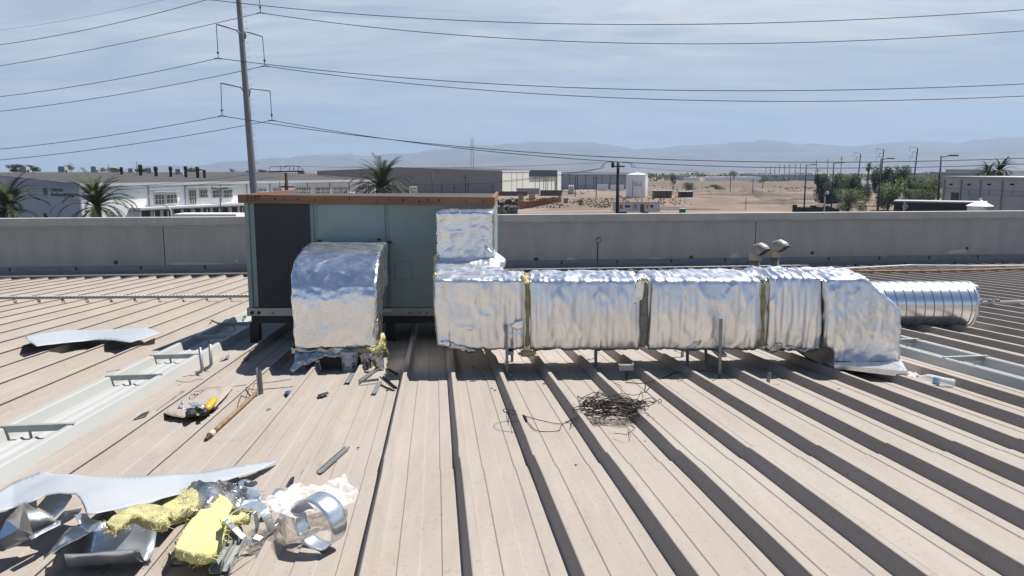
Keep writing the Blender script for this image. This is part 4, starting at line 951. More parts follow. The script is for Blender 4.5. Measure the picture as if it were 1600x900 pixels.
# strut offcuts at the foot of the elbow
def strip(name, p0, p1, w, m, lab, l0=.03, l1=.03, h=.02, group=None, cat='metal strip'):
    a, b = onroof(*p0, l0), onroof(*p1, l1); d = (b-a).normalized(); sd = d.cross(Vector((0, 0, 1))).normalized()
    mb = MB().bar(a, b, w, .004); mb.bar(a+sd*w/2+Vector((0, 0, h/2)), b+sd*w/2+Vector((0, 0, h/2)), .004, h); mb.bar(a-sd*w/2+Vector((0, 0, h/2)), b-sd*w/2+Vector((0, 0, h/2)), .004, h)
    return tag(mb.build(name, m), lab, cat, group)
strip('metal_strip', (561, 597), (591, 576), .035, 'galv_dull', 'metal channel offcut slanting up towards the right skirt of the elbow')
strip('metal_strip', (561, 598), (592, 594), .03, 'galv_dull', 'metal channel offcut lying flat with its end at the seam right of the bucket', .03, .05)
strip('metal_strip', (585, 615), (594, 597), .04, 'galv_dull', 'short pale channel offcut pointing to the camera below the elbow')
strip('metal_strip', (618, 608), (596, 590), .035, 'steel_dark', 'dark channel offcut slanting down to the right below the elbow', .03, .07)
strip('metal_strip', (620, 586), (604, 577), .03, 'steel_dark', 'dark strip in the shade right of the elbow', .03, .06)
strip('metal_strip', (543, 598), (552, 584), .05, 'galv_dull', 'pair of stacked channel offcuts just below the bucket')
strip('metal_strip', (499, 739), (543, 700), .035, 'galv_dull', 'long thin channel lying alone on the ribs near the middle of the roof', .02, .02)
tag(MB().box(onroof(606, 610, .01), (.04, .015, .01)).build('screw', 'dark'), 'tiny dark screw at the right of the offcuts below the elbow', 'screw')
# mid left white sheet
rsheet('white_metal_sheet', [(38, 525), (70, 519), (99, 515), (140, 516), (173, 515), (227, 511), (251, 521), (232, 526), (203, 535), (180, 532), (149, 531), (100, 536), (57, 541), (44, 533)], lambda x, y: .17+.03*math.sin(x*.035), 'white_sheet', 'crooked white metal sheet lying across the ribs at mid left', 'metal sheet', 4, .010, .004, 1.6)

# ---------------- heap at bottom left
def bigl(x, y): 
    return .16+.12*math.sin(min(1, max(0, (x-20)/260))*math.pi)+.10*max(0, (y-735)/70)-.10*max(0, (x-330)/100)
rsheet('large_white_sheet', [(-60, 800), (-30, 785), (0, 767), (30, 752), (65, 738), (110, 742), (152, 745), (220, 745), (270, 741), (320, 736), (380, 726), (437, 716), (427, 723), (400, 736), (367, 748), (332, 758), (290, 770), (250, 780), (200, 792), (149, 802), (137, 803), (144, 790), (149, 777), (146, 771), (120, 770), (93, 770), (70, 775), (50, 784), (9, 795), (-30, 805)], bigl, 'white_sheet', 'large white metal sheet with pointed end and torn hole, on the scrap heap', 'metal sheet', 4, .02, .004, 2.0)
rsheet('galvanised_offcut', [(57, 795), (75, 776), (112, 772), (113, 778), (100, 795), (85, 809)], lambda x, y: .14+.003*(810-y), 'rawgalv', 'dark curled galvanised offcut showing through the torn hole', 'metal scrap', 3, .02, .003, 3)
rsheet('galvanised_strip', [(100, 800), (128, 795), (126, 800), (110, 812), (90, 823), (50, 842), (45, 838), (80, 820)], lambda x, y: .17, 'rawgalv', 'narrow galvanised strip running under the torn edge', 'metal scrap', 2, .015, .003, 4)
# folded pyramid scrap
def facets(name, P, faces, m, lab, cat='metal scrap', group=None, th=.003):
    o = MB().add([onroof(*p) for p in P], faces).build(name, m); s_ = o.modifiers.new('s', 'SOLIDIFY'); s_.thickness = th; return tag(o, lab, cat, group)
facets('folded_offcut', [(37, 784, .42), (90, 815, .16), (52, 836, .12), (10, 812, .24), (-6, 845, .14), (10, 858, .06), (46, 842, .10), (30, 826, .20)], [(0, 1, 2), (0, 2, 7), (0, 7, 3), (3, 7, 4), (7, 6, 4), (4, 6, 5), (7, 2, 6)], 'rawgalv', 'pyramid-shaped folded galvanised offcut at the far left of the heap')
# curved sheet, like a piece of round duct
def arc_sheet(name, p0, p1, rad, a0, a1, m, lab, lift=.2, n=22, roll=0, w=None):
    A, B = onroof(*p0, lift), onroof(*p1, lift); ax = (B-A).normalized(); up = Vector((0, 0, 1)); sd = ax.cross(up).normalized(); u2 = sd.cross(ax)
    mb = MB(); vs = []; k = 8
    for j in range(k+1):
        for i in range(n+1):
            a = R(a0+(a1-a0)*i/n); rr = rad*(1+.05*nz((i*.2, j*.4, 3)))
            vs.append(A.lerp(B, j/k)+sd*rr*math.cos(a)+u2*rr*math.sin(a))
    mb.add(vs, [(j*(n+1)+i, j*(n+1)+i+1, (j+1)*(n+1)+i+1, (j+1)*(n+1)+i) for j in range(k) for i in range(n)])
    o = mb.build(name, m, smooth=True); s_ = o.modifiers.new('s', 'SOLIDIFY'); s_.thickness = .003; return tag(o, lab, 'metal scrap')
arc_sheet('curved_duct_offcut', (118, 828), (232, 820), .19, -165, -15, 'rawgalv', 'curved shiny galvanised duct offcut under the large white sheet', .24)
rsheet('galvanised_wing', [(68, 870), (90, 848), (108, 825), (132, 822), (138, 838), (120, 848), (95, 858), (75, 872)], lambda x, y: .08+.0016*(x-68), 'rawgalv', 'ragged-edged galvanised wing sticking out towards the camera', 'metal scrap', 3, .02, .003, 4)
rsheet('foil_scrap', [(115, 812), (128, 804), (150, 805), (165, 812), (170, 825), (150, 826), (130, 820)], lambda x, y: .32, 'foil', 'bright crumpled foil piece under the torn edge of the large white sheet', 'foil scrap', 3, .05, .004, 8)
def batt(name, poly, lift, th, m, lab, amp=.03, seed=0, cuts=4, cat='insulation'):
    rg = []                                                 # ragged torn outline
    for (x0, y0), (x1, y1) in zip(poly, poly[1:]+poly[:1]):
        for k in range(4): t_ = k/4; rg.append((x0+(x1-x0)*t_+1.6*nz((x0*.7+k, y0, seed)), y0+(y1-y0)*t_+1.3*nz((y1*.7, x1+k, seed+2))))
    o = px_sheet(name, rg, lift, m, None, cuts, th, amp, 4, seed=seed)
    fr = random.Random(seed); fb_ = MB()
    for (x_, y_) in rg+rg:
        q_ = onroof(x_, y_, (lift(x_, y_) if callable(lift) else lift)+fr.uniform(-.02, .02))
        for _ in range(1): fb_.tube([q_, q_+Vector((fr.uniform(-.03, .03), fr.uniform(-.03, .02), fr.uniform(-.02, .02))), q_+Vector((fr.uniform(-.05, .05), fr.uniform(-.05, .03), fr.uniform(-.04, .03)))], .0016, 3)
    f2 = fb_.build('loose_fibre', m); f2['kind'] = 'stuff'; f2.parent = o
    return tag(o, lab, cat)
batt('insulation_batt', [(165, 826), (180, 815), (200, 806), (225, 797), (262, 800), (268, 806), (245, 812), (262, 822), (240, 820), (215, 812), (195, 822), (178, 833)], lambda x, y: .30, .05, 'olive', 'torn strip of dull yellow insulation over the curved offcut', .035, 3)
batt('insulation_batt', [(243, 790), (290, 776), (335, 762), (345, 770), (320, 785), (300, 800), (270, 812), (250, 806)], lambda x, y: .16, .08, 'olive', 'dull yellow insulation pressed under the large white sheet', .03, 5)
def by(x, y): return .13+.05*max(0, min(1, (868-y)/70))
batt('insulation_batt', [(273, 860), (285, 838), (297, 822), (310, 805), (322, 788), (334, 778), (352, 785), (370, 796), (374, 806), (362, 820), (350, 832), (345, 850), (335, 868), (322, 873), (300, 872)], by, .06, 'yellow', 'bright yellow insulation batt sloping down the front of the heap', .022, 7)
batt('insulation_batt', [(355, 802), (372, 800), (392, 806), (388, 812), (370, 816), (352, 825), (345, 815)], lambda x, y: .17, .05, 'yellow', 'small yellow insulation tongue inside the bent strips', .03, 9)
batt('foil_backed_insulation', [(285, 772), (310, 760), (340, 755), (365, 758), (385, 766), (378, 784), (372, 797), (350, 790), (335, 778), (318, 790), (300, 800), (290, 792)], lambda x, y: .20+.04*math.sin(x*.12), .05, 'foil_dirty', 'crumpled foil-backed insulation bunched behind the yellow batt', .045, 11)
batt('foil_backed_insulation', [(372, 762), (395, 758), (405, 768), (410, 788), (400, 797), (380, 794), (374, 780)], lambda x, y: .22, .03, 'foil', 'shiny foil facing with yellow edge at the right of the heap', .035, 13)
rsheet('paper_scrap', [(380, 752), (392, 750), (402, 756), (400, 760), (384, 760)], .30, 'steel_dark', 'dark curled paper scrap at the top right of the heap', 'scrap', 2, .05)
rsheet('insulation_crumb', [(264, 880), (278, 872), (292, 876), (300, 880), (280, 882)], .02, 'rail', 'thin papery scrap at the foot of the bright yellow batt', 'scrap', 2, .02)
# bent strap frames
def strap(name, pts, w, m, lab):
    P = [onroof(*p) for p in pts]; mb = MB()
    sdv = Vector((.35, .9, .1)).normalized()*w
    vs = []; 
    for p in P: vs += [p-sdv/2, p+sdv/2]
    mb.add(vs, [(2*i, 2*i+1, 2*i+3, 2*i+2) for i in range(len(P)-1)]); o = mb.build(name, m); s_ = o.modifiers.new('s', 'SOLIDIFY'); s_.thickness = .003; return tag(o, lab, 'metal scrap')
strap('bent_strap', [(352, 812, .22), (365, 800, .30), (385, 789, .36), (400, 789, .38), (412, 797, .34), (420, 812, .24), (424, 830, .14), (418, 842, .08)], .07, 'rawgalv', 'bent galvanised strap forming an open loop at the right of the heap')
strap('bent_strap', [(352, 812, .20), (366, 826, .17), (380, 840, .12), (394, 853, .06), (410, 848, .05), (428, 838, .06), (432, 820, .16)], .035, 'rawgalv', 'folded galvanised strip making the lower corner of the open loop')
strap('bent_strap', [(398, 800, .32), (402, 820, .2), (398, 838, .12), (408, 842, .1)], .035, 'rawgalv', 'short galvanised strip standing inside the open loop')
strip('metal_channel', (336, 896), (366, 845), .06, 'brace', 'left of two metal channels sticking out of the heap towards the camera', .03, .09, .03)
strip('metal_channel', (350, 893), (374, 848), .06, 'brace', 'right of two metal channels sticking out of the heap towards the camera', .03, .09, .03)
rsheet('blue_plastic_bit', [(272, 847), (281, 844), (288, 845), (278, 856)], .12, 'blue', 'blue plastic piece at the left edge of the bright yellow batt', 'plastic scrap', 1, .01)
rsheet('galvanised_plate', [(423, 778), (430, 764), (443, 762), (440, 774), (430, 778)], .16, 'galv', 'small grey galvanised plate between heap and clear plastic', 'metal scrap', 1, .01)
rsheet('blue_strip', [(446, 761), (455, 746), (460, 744), (458, 756), (449, 762)], lambda x, y: .05+.01*(762-y), 'blue', 'small blue plastic strip standing above the clear plastic', 'plastic scrap', 1, .01)
# clear plastic film
def film(poly, lift, lab, seed):
    o = px_sheet('plastic_film', poly, lift, 'film', None, 6, .0015, .05, 6, seed=seed); return tag(o, lab, 'plastic sheet')
film([(405, 792), (420, 783), (440, 778), (455, 764), (462, 757), (480, 762), (505, 757), (520, 747), (540, 744), (547, 757), (558, 763), (560, 775), (552, 786), (535, 790), (520, 788), (500, 800), (470, 810), (440, 812), (420, 803)], lambda x, y: .12+.10*math.exp(-((x-470)/60)**2), 'crumpled clear plastic film between the heap and the round collar', 17)
film([(415, 790), (432, 776), (452, 766), (470, 770), (478, 790), (468, 808), (445, 808), (425, 800)], lambda x, y: .24, 'thicker bunch of crumpled clear plastic film beside the heap', 29)
# round collar standing on its side
c_ = onroof(500, 813, .175); d_ = Vector((.50, .84, .10)).normalized(); rot = d_.to_track_quat('Z', 'Y').to_matrix()
cc = thing('round_duct_collar', c_, 'round galvanised duct collar lying on its side right of the clear plastic', 'duct collar')
GAP = -40; mb = MB(); vs = []; n = 40
for j in range(5):
    for i in range(n+1):
        a = R(GAP+350*i/n); rr = .150+.006*(i/n); q_ = Vector((rr*math.cos(a), rr*math.sin(a), -.07+.14*j/4*(1-.3*abs(2*i/n-1)))); vs.append(c_+rot @ q_)
mb.add(vs, [(j*(n+1)+i, j*(n+1)+i+1, (j+1)*(n+1)+i+1, (j+1)*(n+1)+i) for j in range(4) for i in range(n)])
o_ = mb.build('band', 'rawgalv', cc, smooth=True); s_ = o_.modifiers.new('s', 'SOLIDIFY'); s_.thickness = .003
mb = MB(); vs = []
for i in range(24): a = R(20+60*i/23); vs += [c_+rot @ Vector((.165*math.cos(a), .165*math.sin(a), -.07)), c_+rot @ Vector((.10*math.cos(a*1.3)+.02*nz((i, 0, 0)), .10*math.sin(a*1.1), -.05))]
mb.add(vs, [(2*i, 2*i+1, 2*i+3, 2*i+2) for i in range(23)]); mb.build('torn_tab', 'foil', cc)
# flecks
rnd = random.Random(11)
FL = ['just below the shadow of the long duct, left of the first support', 'beside another fleck below the duct shadow near the first support', 'right of the wire clip below the duct', 'close to the foot of the first duct support', 'on the bare sheet right of and below the wire heap', 'below the tall leaning post', 'below the hooded duct end, left one', 'below the hooded duct end, right one', 'on the bare sheet below the wire loop', 'beside the blue crumpled plastic', 'above the loose roof sheet', 'above the crooked white sheet', 'under the left part of the long duct, lowest', 'under the left part of the long duct, topmost', 'in the duct shadow left of the first support', 'under the duct right of the short support', 'under the duct left of the tall leaning post', 'in the shade right of the foil elbow', 'on the sheet right of the rusty pipe', 'on the bare sheet above the lone channel strip']
fk = [(768, 607), (774, 610), (851, 600), (793, 597), (1008, 690), (1108, 611), (1303, 607), (1310, 608), (900, 727), (450, 612), (281, 602), (233, 506), (740, 575), (731, 567), (755, 588), (1055, 548), (1105, 561), (620, 560), (420, 640), (560, 700)]
for i, (x_, y_) in enumerate(fk):
    q = onroof(x_, y_, .006); s_ = .012+.014*rnd.random()
    o_ = MB().add([q+Vector((s_*math.cos(a)*rnd.uniform(.6, 1.3), s_*math.sin(a)*rnd.uniform(.6, 1.3), rnd.uniform(0, .01))) for a in (0, 1.1, 2.2, 3.1, 4.2, 5.3)], [(0, 1, 2, 3, 4, 5)]).build('debris_fleck', 'steel_dark')
    tag(o_, 'tiny dark fleck '+FL[i], 'debris', 'flecks of debris on the roof')

# ============================================================ POWER LINES
def pole_tube(pts, r, m, name, parent, n=12): return MB().tube(pts, r, n).build(name, m, parent, smooth=True)
P0 = Vector((-23.75, 75, 0)); T0 = at(373, 0, 75); up_ = (T0-at(397, 302, 75)).normalized(); PT = T0+up_*14
tp = thing('transmission_pole', P0, 'tall grey steel transmission pole rising behind the unit, with curved arms', 'power pole')
pole_tube([P0, at(397, 302, 75), T0, PT], [.40, .335, .235, .17], 'polesteel', 'pole', tp, 14)
PH = PITCH
def arm(pp, depths, base_py):
    pts = [at(x, y, Y) for (x, y), Y in zip(pp, depths)]
    MB().tube(pts, [.10, .09, .08, .06][:len(pts)], 8).build('arm', 'polesteel', tp, smooth=True)
    return pts[-1]
def insul(a, px, py, Y):
    b = at(px, py, Y); d = b-a; o = MB().tube([a, b], .035, 6); 
    o.tube([b-d.normalized()*.55, b-d.normalized()*.40], .10, 8); o.tube([b-Vector((.35, 0, .05)), b, b+Vector((.35, 0, -.05))], .05, 6)
    o.build('insulator', 'cable', tp); return b
L1 = insul(arm([(381, 60), (376, 53), (369, 46.5), (338, 38)], [75, 74.8, 74.5, 73.4], 0), 341, 91, 73.4)
R1 = insul(arm([(383, 60), (383, 50), (386, 49.5), (410, 57)], [75, 75.1, 75.3, 76.6], 0), 414, 103, 76.6)
L2 = insul(arm([(387, 150), (382, 144), (376, 136), (345, 130)], [75, 74.8, 74.5, 73.4], 0), 347, 181, 73.4)
R2 = insul(arm([(389, 150), (390, 140), (393, 138), (422, 142)], [75, 75.1, 75.3, 76.6], 0), 425, 188, 76.6)
L0 = insul(arm([(375, -32), (370, -38), (363, -46), (330, -55)], [75, 74.8, 74.5, 73.4], 0), 325, -1, 73.4)
R0 = insul(arm([(377, -32), (379, -40), (381, -43), (403, -37)], [75, 75.1, 75.3, 76.6], 0), 407, 20, 76.6)
stp = MB()
for i in range(26):
    y_ = 12+i*11; q = at(374+(397-374)*y_/300+5.2, y_, 75); stp.tube([q, q+Vector((.28, -.05, 0))], .018, 4)
stp.build('climbing_pegs', 'polesteel', tp)
def wire3(p0, p1, p2, ext0, ext1, name, lab, r=.03, grp='wires of the steel transmission pole'):
    xs = [p0.x, p1.x, p2.x]; 
    def L(x, vals):
        r_ = 0
        for i in range(3):
            t = vals[i]
            for j in range(3):
                if i != j: t *= (x-xs[j])/(xs[i]-xs[j])
            r_ += t
        return r_
    pts = []; xa = p0.x+(p0.x-p2.x)*ext0; xb = p2.x+(p2.x-p0.x)*ext1
    for i in range(49):
        x = xa+(xb-xa)*i/48; pts.append(Vector((x, p0.y+(p2.y-p0.y)*(x-p0.x)/(p2.x-p0.x), L(x, [p0.z, p1.z, p2.z]))))
    return tag(MB().tube(pts, r, 5).build(name, 'cable', smooth=True), lab, 'power line', grp)
def mid(p, q, px, py):       # point seen at px on the straight plan line from p to q
    # solve for depth so that it stays on the plan line
    lo, hi = 0., 1.
    for _ in range(40):
        m_ = (lo+hi)/2; P = p.lerp(q, m_); a = (P.x)/((P.y)*cp_+(CZ-P.z)*sp_)*F+800
        if (a < px) == (q.x > p.x): lo = m_
        else: hi = m_
    P = p.lerp(q, lo); Q = at(px, py, P.y); return Vector((P.x, P.y, Q.z))
for (c, left, lm, right, rm, lab) in (
    (L0, (0, 70), (160, 41), (1600, 15), (850, 36.5), 'top left'), (R0, (0, 103), (200, 66), (1600, 48), (850, 63), 'top right'),
    (L1, (0, 151), (170, 126), (1600, 131), (1100, 141.5), 'middle left'), (R1, (0, 174), (207, 144), (1600, 150), (1100, 157), 'middle right'),
    (L2, (0, 233), (173, 211.5), (1600, 247), (1000, 247.5), 'lower left'), (R2, (0, 250), (212, 224.5), (1600, 256), (955, 252), 'lower right')):
    qL = at(left[0], left[1], 82 if c.y < 75 else 85); qR = at(right[0], right[1], 57.5 if c.y < 75 else 60)
    wire3(qL, mid(qL, c, *lm), c, .25, 0, 'power_line', 'high wire running left from the %s insulator of the steel pole' % lab, .028)
    wire3(c, mid(c, qR, *rm), qR, 0, .12, 'power_line', 'high wire running right from the %s insulator of the steel pole' % lab, .030)
q = at(0, 47, 90); e_ = at(270, -4, 84); wire3(q, mid(q, e_, 140, 25), e_, .2, .25, 'shield_wire', 'thin faint topmost wire at the upper left corner', .012)

def wood_pole(px, ytop, Y, r, lab, arms, nm='utility_pole'):
    top = at(px, ytop, Y); base = Vector((top.x, Y, 0)); t = thing(nm, base, lab, 'power pole')
    pole_tube([base, Vector((top.x, Y, top.z*.5)), top], [r*1.15, r*1.05, r*.9], 'polewood', 'pole', t, 10)
    for (a, b) in arms: MB().bar(at(*a, Y-.2), at(*b, Y-.2), .14, .16).build('cross_arm', 'polewood', t)
    return t
w1 = wood_pole(966, 253.5, 100, .21, 'dark wooden utility pole standing between the white tank and the trailer office', [((957, 260), (976, 260))])
MB().lathe(at(957.5, 262, 99.8), [(.16, 0), (.2, .05), (.2, .65), (.1, .75)], 12).build('transformer', 'steel_dark', w1)
jl = MB()
for dx, s_ in ((0, 1), (4, .8)):
    jl.tube([at(942-dx+18*s_*0, 262, 100), at(944, 256, 100), at(950, 252.5, 100), at(958+dx, 253, 100)], .03, 5); jl.tube([at(972, 254, 100), at(982, 254.5, 100), at(986+dx, 257, 100), at(988+dx, 262, 100)], .03, 5)
jl.tube([at(960, 270, 99.5), at(952, 288, 99)], .02, 4)
jl.build('jumper_wire', 'cable', w1)
w2 = wood_pole(447, 270, 100, .21, 'dark wooden utility pole behind the wooden board of the unit', [((420, 268.5), (474, 267.5)), ((437, 292), (460, 292))])
jl = MB()
for pts in ([(421, 268), (421, 260.5), (437, 260), (450, 259.5)], [(438, 268), (438, 259)], [(452, 268), (453, 260)], [(440, 264), (448, 260), (458, 259)], [(459, 268), (459, 259.5)], [(459, 259.5), (468, 260.5), (474, 265), (474, 270)], [(466, 267), (466, 260.5)], [(437, 292), (437, 284)]):
    jl.tube([at(x, y, 99.8) for x, y in pts], .04, 4)
jl.build('jumper_wire', 'cable', w2)
def wl(a, m_, b, lab, r=.022, grp='lower distribution wires'):
    A, B = at(*a), at(*b); wire3(A, mid(A, B, *m_), B, 0, 0, 'distribution_wire', lab, r, grp)
wl((-60, 297, 90), (200, 295, ), (437, 276, 100), 'low dark wire crossing in front of the white wall at left')
wl((-60, 292, 90), (200, 291, ), (421, 268, 100), 'upper low wire crossing the grey end wall at left')
wl((474, 268, 100), (640, 285), (780, 283, 110), 'low wire sagging right from the pole behind the unit'); wl((780, 283, 110), (880, 272), (944, 262, 100), 'wire climbing right to the pole by the trailer')
wl((474, 270, 100), (700, 288), (940, 263, 100), 'lowest wire between the two wooden poles')
wl((985, 261, 100), (1080, 268), (1260, 275, 120), 'wire descending right from the pole by the trailer')
wl((447, 259, 100), (700, 262), (957, 253, 100), 'upper wire between the two wooden poles', .018)

# street lamps (front row at right)
def lamp(px, ytop, ybase_hidden, Y, side, lab, r=.10, arml=1.4, double=False):
    top = at(px, ytop, Y); base = Vector((top.x, Y, 0)); t = thing('street_lamp', base, lab, 'street lamp', 'dark street lamps over the wasteland')
    pole_tube([base, top], [r*1.3, r*.8], 'steel_dark', 'pole', t, 8)
    for sd in ((1, -1) if double else (side,)):
        MB().tube([top-Vector((0, 0, .15)), top+Vector((sd*arml*.6, 0, 0))], .05, 6).box(top+Vector((sd*arml*.8, 0, 0)), (arml*.6, .25, .12)).build('lamp_arm', 'steel_dark', t)
    return t
lamp(1471, 243, 0, 75, 1, 'tallest dark street lamp, left of the grey building at right')
lamp(1260, 257, 0, 120, 1, 'dark street lamp at the left of the tree group', .11)
lamp(1303, 254, 0, 120, 1, 'dark street lamp in front of the left tree of the group', .11)
lamp(1377, 247.5, 0, 95, 1, 'dark street lamp between the fan palm and the light bushes', .1)
lamp(343, 294, 0, 95, 1, 'white double-headed lamp in front of the loading docks', .07, .9, True)
lamp(675, 267, 0, 190, 1, 'lamp post standing in front of the taupe warehouse wall', .09, 1.6)
lamp(545, 268.5, 0, 190, 1, 'short lamp post left of the centre palm', .08, 1.4)
rlp = thing('curved_lamp', Vector((onground(266, 340).x, 60, 0)), 'pale curved-neck lamp rising just behind the parapet at left', 'street lamp')
MB().tube([Vector((at(268, 340, 60).x, 60, 0)), at(268, 345, 60), at(267, 330, 60), at(263, 323.5, 60), at(256, 320.5, 60)], .055, 6).build('lamp_post', 'patch', rlp, smooth=True)

# ============================================================ BACKGROUND BUILDINGS
def obox(O, d, s0, s1, o0, o1, z0, z1, mb=None):   # d: unit plan direction, offset along its left normal
    n = Vector((-d.y, d.x, 0)); mb = mb or MB()
    return mb.prism([(s0, o0), (s1, o0), (s1, o1), (s0, o1)], lambda s, o: O+d*s+n*o+Vector((0, 0, z0)), lambda s, o: O+d*s+n*o+Vector((0, 0, z1)))
# --- left factory
A = Vector((at(125, 286, 112).x, 112, 0)); th = R(58); dL = Vector((math.cos(th), math.sin(th), 0)); nL = Vector((-dL.y, dL.x, 0)); ZW = at(125, 286.5, 112).z
LEN = 61; DEP = 60
fac = thing('factory_building', A, 'long white factory with loading docks, grey end wall and dark logo at far left', 'factory')
mb = obox(A, dL, 0, LEN, 0, .4, 0, ZW-.45); mb.build('dock_wall', 'bwhite', fac)
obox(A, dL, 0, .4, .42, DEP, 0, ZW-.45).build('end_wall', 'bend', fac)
obox(A, dL, LEN-.4, LEN, .42, DEP, 0, ZW-.45).build('end_wall', 'bwhite', fac)
obox(A, dL, -.3, LEN+.3, -.5, -.05, ZW-.44, ZW).build('fascia', 'white', fac)
obox(A, dL, -.3, -.05, -.04, DEP, ZW-.36, ZW-.02).build('end_trim', 'bgrey', fac)
obox(A, dL, -.2, LEN+.2, .0, .44, ZW-.44, ZW-.5).build('soffit', 'bgrey', fac)
zrg = CZ-.35
rm = MB().add([A+dL*s+nL*o+Vector((0, 0, z)) for s in (-.25, LEN+.25) for o, z in ((-.45, ZW+.01), (DEP*.5, zrg), (DEP, ZW+.01))], [(0, 1, 4, 3), (1, 2, 5, 4), (0, 3, 4, 1)[:3]])
rm.f = [(0, 3, 4, 1), (1, 4, 5, 2)]; rm.build('roof', 'broof', fac)
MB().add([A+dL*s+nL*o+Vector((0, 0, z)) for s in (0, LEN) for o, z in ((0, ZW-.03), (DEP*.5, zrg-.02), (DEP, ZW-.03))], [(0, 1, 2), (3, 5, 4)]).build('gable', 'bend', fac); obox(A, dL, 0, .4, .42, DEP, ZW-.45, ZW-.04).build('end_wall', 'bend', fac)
pm = MB()
def tpx(px):     # along-wall coordinate seen at px
    k = (px-800)/F; # approx: x = k*(Y*cp+~.25)
    return (k*(A.y*cp_+.3)-A.x)/(dL.x-k*dL.y*cp_)
for px in (231, 288, 344, 385, 421, 445, 480, 515, 545, 575, 610): obox(A, dL, tpx(px)-.09, tpx(px)+.09, -.12, 0, .5, ZW-.46, pm)
pm.build('pilaster', 'bgrey', fac)
wins = [(240, 254, 304, 319), (258, 274, 304, 317), (294, 304, 297, 318), (311, 322, 297, 308), (331, 344, 297, 308), (348, 361, 297, 308), (399, 414, 296, 303), (426, 438, 295, 303), (461, 472, 293.5, 303), (473, 484, 293.5, 303), (492, 514, 293.5, 303), (520, 530, 293, 303), (531, 541, 293, 303), (560, 572, 292.5, 303), (600, 612, 292, 302), (640, 650, 292, 302)]
for (x0, x1, y0, y1) in wins:
    t0, t1 = tpx(x0), tpx(x1); Yw = A.y+dL.y*(t0+t1)/2; za, zb_ = zat(y0, Yw)-.05, zat(y1, Yw)
    wf = obox(A, dL, t0-.15, t1+.15, -.18, -.002, zb_-.15, za+.15).build('window', 'white', fac)
    pn = obox(A, dL, t0, t1, -.2, -.181, zb_, za).build('pane', 'louvre', wf); pn.location = (0, 0, 0)
    br = MB(); 
    for k in (1/3, 2/3): obox(A, dL, t0+(t1-t0)*k-.04, t0+(t1-t0)*k+.04, -.22, -.201, zb_, za, br)
    obox(A, dL, t0, t1, -.221, -.203, (za+zb_)/2-.04, (za+zb_)/2+.04, br); b_ = br.build('glazing_bar', 'white', wf); b_.location = (0, 0, 0)
hd = MB()
for (px0, px1) in ((236, 276), (288, 326), (328, 363)): obox(A, dL, tpx(px0), tpx(px1), -.7, -.02, zat(300 if px0 < 240 else 294, 118)-.1, zat(300 if px0 < 240 else 294, 118)+.02, hd)
hd.build('window_hood', 'white', fac)
zcan = 3.7
cn = obox(A, dL, tpx(200), tpx(388), -2.6, -.01, zcan, zcan+.28).build('dock_canopy', 'white', fac)
dk = MB()
for i in range(14): obox(A, dL, 9+i*1.8, 10.2+i*1.8, -.03, -.005, .9, 3.4, dk)
dk.build('dock_door', 'glassdark', fac)
cp2 = MB()
for i in range(12): obox(A, dL, 7+i*2.3, 7.15+i*2.3, -2.5, -2.35, 0, zcan, cp2)
cp2.build('canopy_post', 'bgrey', fac)
obox(A, dL, tpx(330), tpx(470), -2.2, -.01, 3.9, 4.1).build('dock_canopy', 'white', fac)
# logo: the ring with H and two lines of words on the grey end wall
def wall_pt(px, py):   # pixel -> point on the end wall plane
    d = ray(px, py); n = -dL; t = (A-Vector((0, 0, CZ))).dot(n)/d.dot(n); return Vector((0, 0, CZ))+d*t
c_ = wall_pt(71, 299.8); rl = (wall_pt(71, 293).z-wall_pt(71, 306.5).z)/2
rotL = Matrix((-nL, Vector((0, 0, 1)), -dL)).transposed()
mb = MB(); n = 36; vs = []
for i in range(n):
    a = 2*math.pi*i/n
    for rr in (rl, rl*.80): vs.append(c_-nL*rr*math.cos(a)+Vector((0, 0, rr*math.sin(a)))-dL*.05)
mb.add(vs, [(2*i, (2*i+2) % (2*n), (2*i+3) % (2*n), 2*i+1) for i in range(n)])
def lb_(x0, x1, z0, z1):
    mb.add([c_-nL*x*rl+Vector((0, 0, z*rl))-dL*.05 for x, z in ((x0, z0), (x1, z0), (x1, z1), (x0, z1))], [(0, 1, 2, 3)])
lb_(-.42, -.16, -.6, .6); lb_(.16, .42, -.6, .6); lb_(-.16, .16, -.13, .13)
lg = mb.build('logo_emblem', 'navy', fac)
eul = rotL.to_euler()
sz = (wall_pt(80, 293).z-wall_pt(80, 306.5).z)*.62
tw = text_mesh('logo_text', 'Hirsh\nIndustries', sz, 'navy', fac, wall_pt(79.5, 299)-dL*.05, eul, .01, 1)
# fit the width of the lettering to the photo
wlen = (wall_pt(114.5, 305)-wall_pt(79.5, 305)).length; tw.scale.x = wlen/max(.1, max(v.co.x for v in tw.data.vertices))
